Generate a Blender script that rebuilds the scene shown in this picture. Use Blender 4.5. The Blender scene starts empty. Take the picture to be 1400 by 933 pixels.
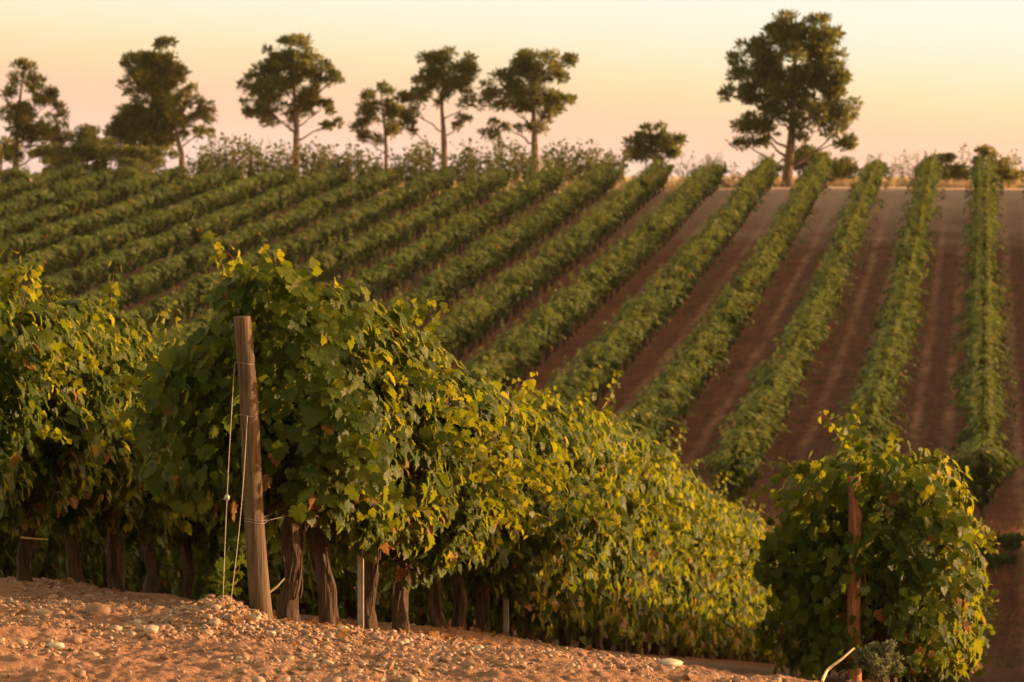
import bpy, math, random
import numpy as np
from mathutils import Vector

SC = bpy.context.scene
COL = SC.collection
rng = np.random.default_rng(7)
random.seed(7)
R = math.radians

# ------------------------------------------------------------------ camera
FPX, CXP, CYP = 4500.0, 700.0, 466.5          # the lens in pixels of the 1400 px wide photograph
HORIZON = 226.0
PITCH = math.atan((CYP - HORIZON) / FPX)
cam = bpy.data.cameras.new('camera'); camo = bpy.data.objects.new('camera', cam); COL.objects.link(camo)
cam.sensor_width = 36.0; cam.lens = FPX / 1400.0 * 36.0
cam.clip_start = 0.1; cam.clip_end = 20000
camo.location = (0, 0, 0); camo.rotation_euler = (math.pi / 2 - PITCH, 0, 0)
cam.dof.use_dof = True; cam.dof.focus_distance = 18.8; cam.dof.aperture_fstop = 6.3
SC.camera = camo

# ------------------------------------------------------------------ light
SUN_AZ, SUN_EL = 80.0, 8.0                   # azimuth clockwise from the view direction (+Y)
world = bpy.data.worlds.new('World'); SC.world = world; world.use_nodes = True
wt = world.node_tree; wt.nodes.clear()
def wn(t, **k):
    n = wt.nodes.new(t)
    for a, b in k.items(): setattr(n, a, b)
    return n
out = wn('ShaderNodeOutputWorld'); bg = wn('ShaderNodeBackground')
sky = wn('ShaderNodeTexSky', sky_type='NISHITA', sun_disc=False, sun_elevation=R(SUN_EL), sun_rotation=R(SUN_AZ),
         altitude=300.0, air_density=1.4, dust_density=3.0, ozone_density=1.0)
tint = wn('ShaderNodeMix', data_type='RGBA', blend_type='MULTIPLY'); tint.inputs[0].default_value = 1.0
tint.inputs[7].default_value = (1.95, 1.24, 0.71, 1)
wt.links.new(sky.outputs[0], tint.inputs[6])
# the lowest degrees of the dusk sky: rose at the horizon, through cream, to pale yellow
tc = wn('ShaderNodeTexCoord'); sep = wn('ShaderNodeSeparateXYZ'); wt.links.new(tc.outputs['Generated'], sep.inputs[0])
azm = wn('ShaderNodeMath', operation='MULTIPLY_ADD'); azm.inputs[1].default_value = 0.065; wt.links.new(sep.outputs[0], azm.inputs[0])
wt.links.new(sep.outputs[2], azm.inputs[2])
mr = wn('ShaderNodeMapRange'); mr.inputs[1].default_value = -0.012; mr.inputs[2].default_value = 0.075
wt.links.new(azm.outputs[0], mr.inputs[0])
ramp = wn('ShaderNodeValToRGB'); wt.links.new(mr.outputs[0], ramp.inputs[0])
def srgb(c): return tuple((v / 255 / 12.92) if v / 255 <= 0.04045 else ((v / 255 + 0.055) / 1.055) ** 2.4 for v in c)
el = ramp.color_ramp.elements
stops = [(0.0, (240, 205, 190)), (0.14, (253, 216, 196)), (0.24, (254, 207, 178)), (0.33, (254, 209, 174)), (0.41, (254, 220, 175)), (0.48, (254, 229, 185)), (0.56, (255, 238, 203)), (0.66, (255, 245, 221)), (0.8, (255, 249, 231))]
while len(el) < len(stops): el.new(0.5)
for e, (p, c) in zip(el, stops): e.position = p; e.color = srgb(c) + (1,)
SKYMUL = 2.08
sm = wn('ShaderNodeMix', data_type='RGBA', blend_type='MULTIPLY'); sm.inputs[0].default_value = 1.0
sm.inputs[7].default_value = (SKYMUL,) * 3 + (1,); wt.links.new(ramp.outputs[0], sm.inputs[6])
up = wn('ShaderNodeMapRange', interpolation_type='SMOOTHSTEP'); up.inputs[1].default_value = 0.056; up.inputs[2].default_value = 0.13
wt.links.new(sep.outputs[2], up.inputs[0])
mixs = wn('ShaderNodeMix', data_type='RGBA'); wt.links.new(up.outputs[0], mixs.inputs[0])
wt.links.new(sm.outputs[2], mixs.inputs[6]); wt.links.new(tint.outputs[2], mixs.inputs[7])
wt.links.new(mixs.outputs[2], bg.inputs[0]); bg.inputs[1].default_value = 0.15
wt.links.new(bg.outputs[0], out.inputs[0])

sl = bpy.data.lights.new('sun', 'SUN'); so = bpy.data.objects.new('sun', sl); COL.objects.link(so)
sl.energy = 3.7; sl.angle = R(1.0); sl.color = (1.0, 0.63, 0.31)
sd = Vector((math.sin(R(SUN_AZ)) * math.cos(R(SUN_EL)), math.cos(R(SUN_AZ)) * math.cos(R(SUN_EL)), math.sin(R(SUN_EL))))
so.rotation_euler = (-sd).to_track_quat('-Z', 'Y').to_euler(); so.location = sd * 60
SC.view_settings.view_transform = 'Standard'; SC.view_settings.look = 'None'
SC.view_settings.gamma = 1.0; SC.view_settings.exposure = 1.70

SC.render.engine = 'CYCLES'
SC.cycles.max_bounces = 6; SC.cycles.diffuse_bounces = 3; SC.cycles.transmission_bounces = 3; SC.cycles.glossy_bounces = 2
SC.cycles.transparent_max_bounces = 4

# ------------------------------------------------------------------ helpers
def tag(o, label=None, cat=None, group=None, kind=None):
    if label: o['label'] = label
    if cat: o['category'] = cat
    if group: o['group'] = group
    if kind: o['kind'] = kind
    return o

def empty(name, loc=(0, 0, 0), rz=0.0):
    o = bpy.data.objects.new(name, None); COL.objects.link(o)
    o.empty_display_size = 0.2; o.location = loc; o.rotation_euler = (0, 0, rz)
    return o

def copy_tree(o, parent=None):
    c = o.copy(); COL.objects.link(c); c.parent = parent
    for ch in list(o.children): copy_tree(ch, c)
    return c

class MB:
    """collects vertices, triangles / quads, a material index per face and two tint numbers per vertex"""
    def __init__(s): s.v = []; s.f = []; s.t = []; s.n = 0; s.smooth = []
    def add(s, v, faces, mat=0, tint=None, smooth=True):
        v = np.asarray(v, float).reshape(-1, 3); faces = np.asarray(faces, np.int64)
        if tint is None: tint = np.zeros((len(v), 2))
        tint = np.asarray(tint, float)
        if tint.ndim == 1: tint = np.repeat(tint[None], len(v), 0)
        s.v.append(v); s.t.append(tint); s.f.append((faces + s.n, mat, smooth)); s.n += len(v)
    def build(s, name, mats, parent=None, loc=None):
        me = bpy.data.meshes.new(name)
        V = np.concatenate(s.v); T = np.concatenate(s.t)
        loops = np.concatenate([f.ravel() for f, m, q in s.f])
        tot = np.concatenate([np.full(len(f), f.shape[1]) for f, m, q in s.f])
        mi = np.concatenate([np.full(len(f), m) for f, m, q in s.f])
        sm_ = np.concatenate([np.full(len(f), q) for f, m, q in s.f])
        start = np.concatenate([[0], np.cumsum(tot)[:-1]])
        me.vertices.add(len(V)); me.vertices.foreach_set('co', V.astype(np.float32).ravel())
        me.loops.add(len(loops)); me.loops.foreach_set('vertex_index', loops.astype(np.int32))
        me.polygons.add(len(tot)); me.polygons.foreach_set('loop_start', start.astype(np.int32))
        me.polygons.foreach_set('loop_total', tot.astype(np.int32))
        me.polygons.foreach_set('material_index', mi.astype(np.int32))
        me.polygons.foreach_set('use_smooth', sm_.astype(bool))
        a = me.attributes.new('tint', 'FLOAT_COLOR', 'POINT')
        C = np.ones((len(V), 4), np.float32); C[:, 0:2] = T[:, 0:2]; C[:, 2] = 0
        a.data.foreach_set('color', C.ravel())
        for m in (mats if isinstance(mats, (list, tuple)) else [mats]): me.materials.append(m)
        me.update(calc_edges=True); me.validate()
        o = bpy.data.objects.new(name, me); COL.objects.link(o)
        if parent is not None: o.parent = parent
        if loc is not None: o.location = loc
        return o

def _hash(i, j, k, seed):
    h = (i * 374761393 + j * 668265263 + k * 2147483647 + seed * 974634777) & 0xFFFFFFFF
    h = ((h ^ (h >> 13)) * 1274126177) & 0xFFFFFFFF
    return ((h ^ (h >> 16)) & 0xFFFF) / 65535.0

def noise3(x, y, z, seed=0):
    x = np.asarray(x, float); y = np.asarray(y, float); z = np.asarray(z, float)
    xi, yi, zi = np.floor(x).astype(np.int64), np.floor(y).astype(np.int64), np.floor(z).astype(np.int64)
    fx, fy, fz = x - xi, y - yi, z - zi
    fx, fy, fz = fx * fx * (3 - 2 * fx), fy * fy * (3 - 2 * fy), fz * fz * (3 - 2 * fz)
    r = 0
    for a in (0, 1):
        for b in (0, 1):
            for c in (0, 1):
                r = r + _hash(xi + a, yi + b, zi + c, seed) * (fx if a else 1 - fx) * (fy if b else 1 - fy) * (fz if c else 1 - fz)
    return r * 2 - 1

def fbm(x, y, z=0.0, o=4, seed=0):
    z = np.zeros_like(np.asarray(x, float)) + z
    r = 0; a = 1.0; f = 1.0
    for k in range(o):
        r = r + a * noise3(x * f, y * f, z * f, seed + k); a *= 0.5; f *= 2.03
    return r

def tube(path, rad, n=8, cap=True):
    P = np.asarray(path, float); rad = np.broadcast_to(np.asarray(rad, float), (len(P),))
    T = np.gradient(P, axis=0); T /= np.linalg.norm(T, axis=1)[:, None] + 1e-9
    ref = np.array([0.31, 0.95, 0.05]) if abs(T[0][2]) > 0.6 else np.array([0, 0, 1.0])
    A = np.cross(T, ref); A /= np.linalg.norm(A, axis=1)[:, None] + 1e-9
    B = np.cross(T, A)
    th = np.arange(n) / n * 2 * np.pi
    V = P[:, None] + rad[:, None, None] * (np.cos(th)[None, :, None] * A[:, None] + np.sin(th)[None, :, None] * B[:, None])
    m = len(P); i = np.arange(m - 1)[:, None] * n; j = np.arange(n)[None]; j2 = (j + 1) % n
    F = np.stack([i + j, i + j2, i + n + j2, i + n + j], -1).reshape(-1, 4)
    V = V.reshape(-1, 3)
    return V, F

def tube_caps(mb, V, n, m, **k):
    """flat ends for the tube V of m rings of n points"""
    for ring in (0, m - 1):
        r = V[ring * n:(ring + 1) * n]; c = r.mean(0)
        vv = np.vstack([r, c]); f = [(i, (i + 1) % n, n) for i in range(n)]
        mb.add(vv, f, **k)

def pix(x, y, d):
    """the point at depth d (metres along +Y) behind photograph pixel (x, y)"""
    cx, cy = (x - CXP) / FPX, (CYP - y) / FPX
    c, s = math.cos(PITCH), math.sin(PITCH)
    D = np.array([cx, c + cy * s, -s + cy * c])
    return D * (d / D[1])

# ------------------------------------------------------------------ terrain
PY = [-40, 0, 8, 13, 17.6, 20, 25.8, 29.6, 40, 51, 60, 67, 71, 75.5, 85, 100, 118, 145, 176, 183, 192, 215, 300, 600, 2000, 9000]
PZ = [-1.4, -1.65, -1.78, -2.04, -2.44, -2.84, -3.73, -4.34, -6.0, -7.7, -9.2, -10.2, -9.9, -8.45, -8.1, -7.4, -6.3, -4.3, -1.75, -1.42, -1.34, -1.5, -2.6, -4, -9, -30]
gy = np.arange(-40, 320, 0.25); gz = np.interp(gy, PY, PZ)
ker = np.exp(-0.5 * (np.arange(-12, 13) / 5.0) ** 2); ker /= ker.sum()
gz2 = np.convolve(np.pad(gz, 12, mode='edge'), ker, 'valid')
ROWK = (1345 - 700) / FPX                     # the rows' direction in plan: dX / dY
OFF_A = -3.91; SPACE = 2.96
OFF_B, OFF_C, OFF_D = OFF_A - SPACE, OFF_A - 2 * SPACE, OFF_A + SPACE
PITCHV = 1.2                                  # vine spacing
ROWROT = -math.atan(ROWK)

def terrain(X, Y):
    X = np.asarray(X, float); Y = np.asarray(Y, float)
    z = np.where(Y < 315, np.interp(Y, gy, gz2), np.interp(Y, PY, PZ))
    t = np.clip(X - (OFF_A + ROWK * Y), -3.4, 9)
    k = np.interp(Y, [0, 12, 16, 18, 20, 23, 50, 64], [0, 0.01, 0.055, 0.085, 0.10, 0.12, 0.12, 0.0])
    z = z - k * t
    z = z + 0.18 * noise3(X / 17, Y / 23, 0 * X, 5) * np.interp(Y, [60, 90], [0, 1])
    z = z - 0.046 * np.clip(X - 0.2, 0, 3) * np.interp(Y, [9, 14, 19, 23], [0.3, 1, 1, 0])
    z = z + 0.02 * noise3(X / 1.3, Y / 1.7, 0 * X, 6) * np.interp(Y, [6, 12, 60, 80], [0, 1, 1, 0.6])
    return z

def rowx(off, Y): return off + ROWK * Y

def detail(X, Y):
    """clods, berms and ruts of the foreground headland"""
    w = np.interp(Y, [9, 11, 24, 30], [0, 1, 1, 0])
    z = 0.040 * fbm(X * 1.1, Y * 0.9, 0, 3, 21)
    c = fbm(X * 4.6, Y * 4.0, 0, 3, 31); z += 0.022 * np.abs(c)
    c2 = fbm(X * 15, Y * 13, 0, 3, 41); z += 0.015 * np.clip(np.abs(c2) - 0.10, 0, 2)
    c3 = fbm(X * 34, Y * 30, 0, 2, 43); z += 0.007 * c3
    for off, y0, h in ((OFF_A, 17.0, 0.03), (OFF_B, 19.0, 0.08), (OFF_D, 23, 0.04)):
        q = X - rowx(off, Y)
        z += h * np.exp(-(q / 0.42) ** 2) * np.clip((Y - y0) / 0.8, 0, 1)
    mx, my = pix(296, 840, 17.3)[:2]
    z += 0.13 * np.exp(-(((X - mx) / 0.26) ** 2 + ((Y - my) / 0.5) ** 2)) - 0.035
    mx, my = pix(450, 880, 17.3)[:2]
    z += 0.03 * np.exp(-(((X - mx) / 0.6) ** 2 + ((Y - my) / 0.5) ** 2))
    mx, my = pix(120, 830, 21.6)[:2]
    z += 0.07 * np.exp(-(((X - mx) / 0.9) ** 2 + ((Y - my) / 0.5) ** 2))
    return z * w

def ground(X, Y): return terrain(X, Y) + detail(X, Y)
def gz1(x, y): return float(ground(np.array([x]), np.array([y]))[0])

# ------------------------------------------------------------------ materials
def mat(name):
    m = bpy.data.materials.new(name); m.use_nodes = True; nt = m.node_tree; nt.nodes.clear()
    def N(t, **k):
        n = nt.nodes.new(t)
        for a, b in k.items():
            if a.startswith('i_'):
                n.inputs[int(a[2:]) if a[2:].isdigit() else a[2:].replace('_', ' ')].default_value = b
            else: setattr(n, a, b)
        return n
    return m, nt, N, nt.links.new

def ramp_node(N, stops):
    n = N('ShaderNodeValToRGB'); e = n.color_ramp.elements
    while len(e) < len(stops): e.new(0.5)
    for q, (p, c) in zip(e, stops): q.position = p; q.color = tuple(c) + (1,)
    return n

def leaf_material(name, stops, trans_stops, rough=0.42, trans=0.42, spec=0.45, brown=(0.20, 0.085, 0.03)):
    m, nt, N, L = mat(name)
    at = N('ShaderNodeAttribute', attribute_name='tint'); sp = N('ShaderNodeSeparateColor'); L(at.outputs['Color'], sp.inputs[0])
    r1 = ramp_node(N, stops); r2 = ramp_node(N, trans_stops); L(sp.outputs[0], r1.inputs[0]); L(sp.outputs[0], r2.inputs[0])
    tcn = N('ShaderNodeTexCoord'); nz = N('ShaderNodeTexNoise', i_Scale=38.0, i_Detail=3.0); L(tcn.outputs['Object'], nz.inputs['Vector'])
    mx = N('ShaderNodeMix', data_type='RGBA', blend_type='MULTIPLY'); mx.inputs[0].default_value = 0.6
    rr = N('ShaderNodeMapRange', i_1=0.3, i_2=0.7, i_3=0.62, i_4=1.2); L(nz.outputs['Fac'], rr.inputs[0])
    L(r1.outputs[0], mx.inputs[6]); L(rr.outputs[0], mx.inputs[7])
    # withered leaves
    br = N('ShaderNodeMix', data_type='RGBA'); br.inputs[7].default_value = brown + (1,); L(sp.outputs[1], br.inputs[0]); L(mx.outputs[2], br.inputs[6])
    br2 = N('ShaderNodeMix', data_type='RGBA'); br2.inputs[7].default_value = tuple(c * 1.5 for c in brown) + (1,); L(sp.outputs[1], br2.inputs[0]); L(r2.outputs[0], br2.inputs[6])
    p = N('ShaderNodeBsdfPrincipled', i_Roughness=rough); p.inputs['Specular IOR Level'].default_value = spec
    L(br.outputs[2], p.inputs['Base Color'])
    bp = N('ShaderNodeBump', i_Strength=0.35, i_Distance=0.01); L(nz.outputs['Fac'], bp.inputs['Height']); L(bp.outputs[0], p.inputs['Normal'])
    t = N('ShaderNodeBsdfTranslucent'); L(br2.outputs[2], t.inputs[0])
    ms = N('ShaderNodeMixShader'); ms.inputs[0].default_value = trans; L(p.outputs[0], ms.inputs[1]); L(t.outputs[0], ms.inputs[2])
    o = N('ShaderNodeOutputMaterial'); L(ms.outputs[0], o.inputs[0])
    return m

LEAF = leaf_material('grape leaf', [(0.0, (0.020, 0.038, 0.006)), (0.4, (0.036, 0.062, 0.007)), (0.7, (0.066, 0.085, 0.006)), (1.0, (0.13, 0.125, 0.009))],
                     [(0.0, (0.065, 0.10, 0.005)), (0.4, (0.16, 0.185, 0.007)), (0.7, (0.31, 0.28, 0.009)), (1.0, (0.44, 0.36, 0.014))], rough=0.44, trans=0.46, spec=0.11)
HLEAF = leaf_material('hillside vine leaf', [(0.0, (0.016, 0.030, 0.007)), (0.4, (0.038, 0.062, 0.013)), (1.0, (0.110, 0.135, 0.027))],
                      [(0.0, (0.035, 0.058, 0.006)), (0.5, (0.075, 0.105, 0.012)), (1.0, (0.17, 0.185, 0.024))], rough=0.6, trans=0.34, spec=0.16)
PINE = leaf_material('pine needles', [(0.0, (0.028, 0.038, 0.011)), (0.6, (0.060, 0.070, 0.019)), (1.0, (0.12, 0.10, 0.034))],
                     [(0.0, (0.11, 0.12, 0.022)), (0.6, (0.18, 0.18, 0.035)), (1.0, (0.32, 0.24, 0.07))], rough=0.7, trans=0.5, spec=0.1)
SCRUB = leaf_material('scrub leaf', [(0.0, (0.04, 0.052, 0.014)), (0.6, (0.085, 0.095, 0.022)), (1.0, (0.19, 0.17, 0.045))],
                      [(0.0, (0.07, 0.085, 0.012)), (0.6, (0.15, 0.15, 0.025)), (1.0, (0.30, 0.26, 0.05))], rough=0.6, trans=0.35, spec=0.25)
GREYWEED = leaf_material('grey weed leaf', [(0.0, (0.07, 0.085, 0.05)), (1.0, (0.20, 0.21, 0.12))], [(0.0, (0.1, 0.12, 0.05)), (1.0, (0.25, 0.25, 0.12))], rough=0.7, trans=0.3, spec=0.2)
STRAW = leaf_material('dry grass blade', [(0.0, (0.26, 0.18, 0.09)), (1.0, (0.44, 0.33, 0.20))], [(0.0, (0.27, 0.18, 0.09)), (1.0, (0.42, 0.31, 0.18))], rough=0.7, trans=0.35, spec=0.2)

def bark_material(name, dark, light, scale=(14, 14, 2.5), bump=0.9, rough=0.9, dist=0.03):
    m, nt, N, L = mat(name)
    tcn = N('ShaderNodeTexCoord'); mp = N('ShaderNodeMapping'); mp.inputs['Scale'].default_value = scale; L(tcn.outputs['Object'], mp.inputs['Vector'])
    n1 = N('ShaderNodeTexNoise', i_Scale=3.0, i_Detail=6.0, i_Roughness=0.65); L(mp.outputs[0], n1.inputs['Vector'])
    n2 = N('ShaderNodeTexNoise', i_Scale=1.1, i_Detail=2.0); L(tcn.outputs['Object'], n2.inputs['Vector'])
    add = N('ShaderNodeMath', operation='MULTIPLY_ADD', i_1=0.35); L(n2.outputs['Fac'], add.inputs[0]); L(n1.outputs['Fac'], add.inputs[2])
    rp = ramp_node(N, [(0.48, dark), (0.66, tuple((a + b) / 2 for a, b in zip(dark, light))), (0.88, light)]); L(add.outputs[0], rp.inputs[0])
    p = N('ShaderNodeBsdfPrincipled', i_Roughness=rough); p.inputs['Specular IOR Level'].default_value = 0.25
    L(rp.outputs[0], p.inputs['Base Color'])
    b = N('ShaderNodeBump', i_Strength=bump, i_Distance=dist); L(n1.outputs['Fac'], b.inputs['Height']); L(b.outputs[0], p.inputs['Normal'])
    o = N('ShaderNodeOutputMaterial'); L(p.outputs[0], o.inputs[0])
    return m
VBARK = bark_material('vine bark', (0.016, 0.010, 0.007), (0.105, 0.062, 0.04), (26, 26, 3.0), 1.0)
PBARK = bark_material('pine bark', (0.035, 0.022, 0.016), (0.13, 0.085, 0.06), (3, 3, 1.0), 0.8)
CANE = bark_material('vine cane', (0.10, 0.055, 0.03), (0.24, 0.14, 0.07), (20, 20, 6), 0.4)
POSTW = bark_material('weathered post wood', (0.026, 0.017, 0.011), (0.125, 0.074, 0.042), (26, 26, 1.1), 0.8, 0.75, 0.012)
POSTR = bark_material('red brown post wood', (0.12, 0.045, 0.022), (0.36, 0.16, 0.08), (26, 26, 1.3), 0.7, 0.75, 0.012)
STICK = bark_material('dry stick', (0.42, 0.30, 0.14), (0.66, 0.52, 0.28), (8, 8, 8), 0.3)

def simple_material(name, col, rough=0.6, metal=0.0, var=0.25, scale=20.0):
    m, nt, N, L = mat(name)
    tcn = N('ShaderNodeTexCoord'); nz = N('ShaderNodeTexNoise', i_Scale=scale, i_Detail=4.0); L(tcn.outputs['Object'], nz.inputs['Vector'])
    rp = ramp_node(N, [(0.3, tuple(c * (1 - var) for c in col)), (0.7, tuple(min(1, c * (1 + var)) for c in col))]); L(nz.outputs['Fac'], rp.inputs[0])
    p = N('ShaderNodeBsdfPrincipled', i_Roughness=rough, i_Metallic=metal); L(rp.outputs[0], p.inputs['Base Color'])
    b = N('ShaderNodeBump', i_Strength=0.25, i_Distance=0.005); L(nz.outputs['Fac'], b.inputs['Height']); L(b.outputs[0], p.inputs['Normal'])
    o = N('ShaderNodeOutputMaterial'); L(p.outputs[0], o.inputs[0])
    return m
STEEL = simple_material('galvanised steel', (0.24, 0.22, 0.20), 0.5, 0.6)
WIRE = simple_material('wire', (0.20, 0.17, 0.14), 0.55, 0.3)
GRAPE = simple_material('dark grape', (0.07, 0.022, 0.03), 0.35, 0.0, 0.5, 60)
WALLM = simple_material('pale render', (0.55, 0.48, 0.45), 0.8, 0, 0.08, 2)
ROOFM = simple_material('grey roof', (0.35, 0.30, 0.28), 0.8, 0, 0.1, 3)

def pebble_material():
    m, nt, N, L = mat('pebble stone')
    at = N('ShaderNodeAttribute', attribute_name='tint'); sp = N('ShaderNodeSeparateColor'); L(at.outputs['Color'], sp.inputs[0])
    rp = ramp_node(N, [(0.0, (0.15, 0.08, 0.05)), (0.35, (0.25, 0.145, 0.09)), (0.6, (0.29, 0.19, 0.13)), (0.82, (0.33, 0.24, 0.17)), (1.0, (0.48, 0.40, 0.32))]); L(sp.outputs[0], rp.inputs[0])
    tcn = N('ShaderNodeTexCoord'); nz = N('ShaderNodeTexNoise', i_Scale=55.0, i_Detail=5.0); L(tcn.outputs['Object'], nz.inputs['Vector'])
    mr_ = N('ShaderNodeMapRange', i_1=0.3, i_2=0.7, i_3=0.65, i_4=1.15); L(nz.outputs['Fac'], mr_.inputs[0])
    mx = N('ShaderNodeMix', data_type='RGBA', blend_type='MULTIPLY'); mx.inputs[0].default_value = 1.0; L(rp.outputs[0], mx.inputs[6]); L(mr_.outputs[0], mx.inputs[7])
    p = N('ShaderNodeBsdfPrincipled', i_Roughness=0.75); L(mx.outputs[2], p.inputs['Base Color']); p.inputs['Specular IOR Level'].default_value = 0.3
    b = N('ShaderNodeBump', i_Strength=0.4, i_Distance=0.006); L(nz.outputs['Fac'], b.inputs['Height']); L(b.outputs[0], p.inputs['Normal'])
    o = N('ShaderNodeOutputMaterial'); L(p.outputs[0], o.inputs[0])
    return m
PEB = pebble_material()

def ground_material():
    m, nt, N, L = mat('vineyard soil')
    tcn = N('ShaderNodeTexCoord'); sp = N('ShaderNodeSeparateXYZ'); L(tcn.outputs['Object'], sp.inputs[0])
    def noise(s, d=5.0, r=0.6):
        n = N('ShaderNodeTexNoise', i_Scale=s, i_Detail=d, i_Roughness=r); L(tcn.outputs['Object'], n.inputs['Vector']); return n
    def mr_(src, a, b, c, d):
        n = N('ShaderNodeMapRange', i_1=a, i_2=b, i_3=c, i_4=d); L(src, n.inputs[0]); return n.outputs[0]
    def mixc(f, a, b, mode='MIX'):
        n = N('ShaderNodeMix', data_type='RGBA', blend_type=mode)
        if isinstance(f, float): n.inputs[0].default_value = f
        else: L(f, n.inputs[0])
        for s_, q in ((6, a), (7, b)):
            if isinstance(q, tuple): n.inputs[s_].default_value = q + (1,)
            else: L(q, n.inputs[s_])
        return n.outputs[2]
    nb, nm, nf = noise(0.9), noise(7.0), noise(45.0, 6, 0.7)
    # headland: pale orange stony earth
    fore = mixc(mr_(nm.outputs['Fac'], 0.35, 0.65, 0, 1), (0.25, 0.127, 0.078), (0.33, 0.186, 0.12))
    fore = mixc(mr_(nb.outputs['Fac'], 0.42, 0.62, 0, 0.6), fore, (0.21, 0.115, 0.072))
    # hillside: red brown tilled earth with wheel tracks along the rows
    hill = mixc(mr_(nm.outputs['Fac'], 0.3, 0.7, 0, 1), (0.084, 0.025, 0.012), (0.152, 0.049, 0.024))
    a = N('ShaderNodeMath', operation='MULTIPLY_ADD', i_1=-ROWK); L(sp.outputs[1], a.inputs[0]); L(sp.outputs[0], a.inputs[2])
    wob = N('ShaderNodeMath', operation='MULTIPLY_ADD', i_1=0.5); L(nb.outputs['Fac'], wob.inputs[0]); L(a.outputs[0], wob.inputs[2])
    off = N('ShaderNodeMath', operation='ADD', i_1=SPACE * 40 - 0.25); L(wob.outputs[0], off.inputs[0])
    md = N('ShaderNodeMath', operation='MODULO', i_1=SPACE); L(off.outputs[0], md.inputs[0])
    masks = []
    for c in (1.0, 1.95):
        q = N('ShaderNodeMath', operation='SUBTRACT', i_1=c); L(md.outputs[0], q.inputs[0])
        ab = N('ShaderNodeMath', operation='ABSOLUTE'); L(q.outputs[0], ab.inputs[0])
        masks.append(mr_(ab.outputs[0], 0.06, 0.24, 1, 0))
    mxm = N('ShaderNodeMath', operation='MAXIMUM'); L(masks[0], mxm.inputs[0]); L(masks[1], mxm.inputs[1])
    nl = noise(0.23, 3)
    tf = N('ShaderNodeMath', operation='MULTIPLY'); L(mxm.outputs[0], tf.inputs[0]); L(mr_(nl.outputs['Fac'], 0.35, 0.65, 0.3, 0.95), tf.inputs[1])
    hill = mixc(tf.outputs[0], hill, (0.27, 0.13, 0.08))
    cmb = N('ShaderNodeCombineXYZ'); L(a.outputs[0], cmb.inputs[0]); sy = N('ShaderNodeMath', operation='MULTIPLY', i_1=0.12); L(sp.outputs[1], sy.inputs[0]); L(sy.outputs[0], cmb.inputs[1])
    till = N('ShaderNodeTexNoise', i_Scale=3.2, i_Detail=5.0, i_Roughness=0.7); L(cmb.outputs[0], till.inputs['Vector'])
    hill = mixc(1.0, hill, mr_(till.outputs['Fac'], 0.3, 0.7, 0.55, 1.45), 'MULTIPLY')
    blot = noise(1.7, 4, 0.7)
    hill = mixc(1.0, hill, mr_(blot.outputs['Fac'], 0.3, 0.7, 0.7, 1.3), 'MULTIPLY')
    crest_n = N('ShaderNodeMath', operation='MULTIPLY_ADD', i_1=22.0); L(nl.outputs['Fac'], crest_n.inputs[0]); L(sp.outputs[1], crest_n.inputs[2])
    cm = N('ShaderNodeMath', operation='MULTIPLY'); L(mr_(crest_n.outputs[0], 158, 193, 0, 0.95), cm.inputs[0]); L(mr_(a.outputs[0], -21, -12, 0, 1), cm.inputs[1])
    hill = mixc(cm.outputs[0], hill, (0.50, 0.34, 0.26))  # paler toward the crest: grazing sunlight painted into the soil colour
    # crest and plain: dry grass and stubble
    dry = mixc(mr_(noise(0.05, 4).outputs['Fac'], 0.4, 0.6, 0, 1), (0.42, 0.30, 0.18), (0.46, 0.35, 0.24))
    dry = mixc(mr_(nm.outputs['Fac'], 0.3, 0.7, 0, 0.5), dry, (0.36, 0.22, 0.11))
    col = mixc(mr_(sp.outputs[1], 26, 46, 0, 1), fore, hill)
    col = mixc(mr_(crest_n.outputs[0], 194, 198, 0, 1), col, dry)
    p = N('ShaderNodeBsdfPrincipled', i_Roughness=0.92); p.inputs['Specular IOR Level'].default_value = 0.15
    col = mixc(1.0, col, mr_(nf.outputs['Fac'], 0.3, 0.7, 0.72, 1.18), 'MULTIPLY')
    L(col, p.inputs['Base Color'])
    hsum = N('ShaderNodeMath', operation='MULTIPLY_ADD', i_1=2.0); L(nm.outputs['Fac'], hsum.inputs[0]); L(nf.outputs['Fac'], hsum.inputs[2])
    b = N('ShaderNodeBump', i_Strength=1.0, i_Distance=0.03); L(hsum.outputs[0], b.inputs['Height']); L(b.outputs[0], p.inputs['Normal'])
    o = N('ShaderNodeOutputMaterial'); L(p.outputs[0], o.inputs[0])
    return m
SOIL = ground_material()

# ------------------------------------------------------------------ ground: one sheet to the horizon
def axis(knots):
    """coordinates with given steps: [(from, to, step), ...]"""
    a = []
    for p, q, s in knots: a.append(np.arange(p, q, s))
    return np.concatenate(a + [[knots[-1][1]]])
ys = axis([(-30, 9, 1.5), (9, 12, 0.06), (12, 20, 0.0145), (20, 26, 0.03), (27, 60, 0.5), (60, 195, 0.8), (195, 320, 5), (320, 1000, 60), (1000, 9000, 800)])
xs = np.concatenate([-np.geomspace(4500, 3.2, 110)[:-1], np.arange(-3.2, 2.9, 0.0155), np.geomspace(2.9, 4500, 110)])
GX, GY = np.meshgrid(xs, ys)
GZ = ground(GX, GY)
nx, ny = len(xs), len(ys)
i = np.arange(ny - 1)[:, None] * nx; j = np.arange(nx - 1)[None]
F = np.stack([i + j, i + j + 1, i + nx + j + 1, i + nx + j], -1).reshape(-1, 4)
mb = MB(); mb.add(np.stack([GX, GY, GZ], -1), F)
g = mb.build('ground', SOIL); tag(g, 'orange stony headland falling to a red brown tilled hillside and dry plain', 'ground', kind='structure')

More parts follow.
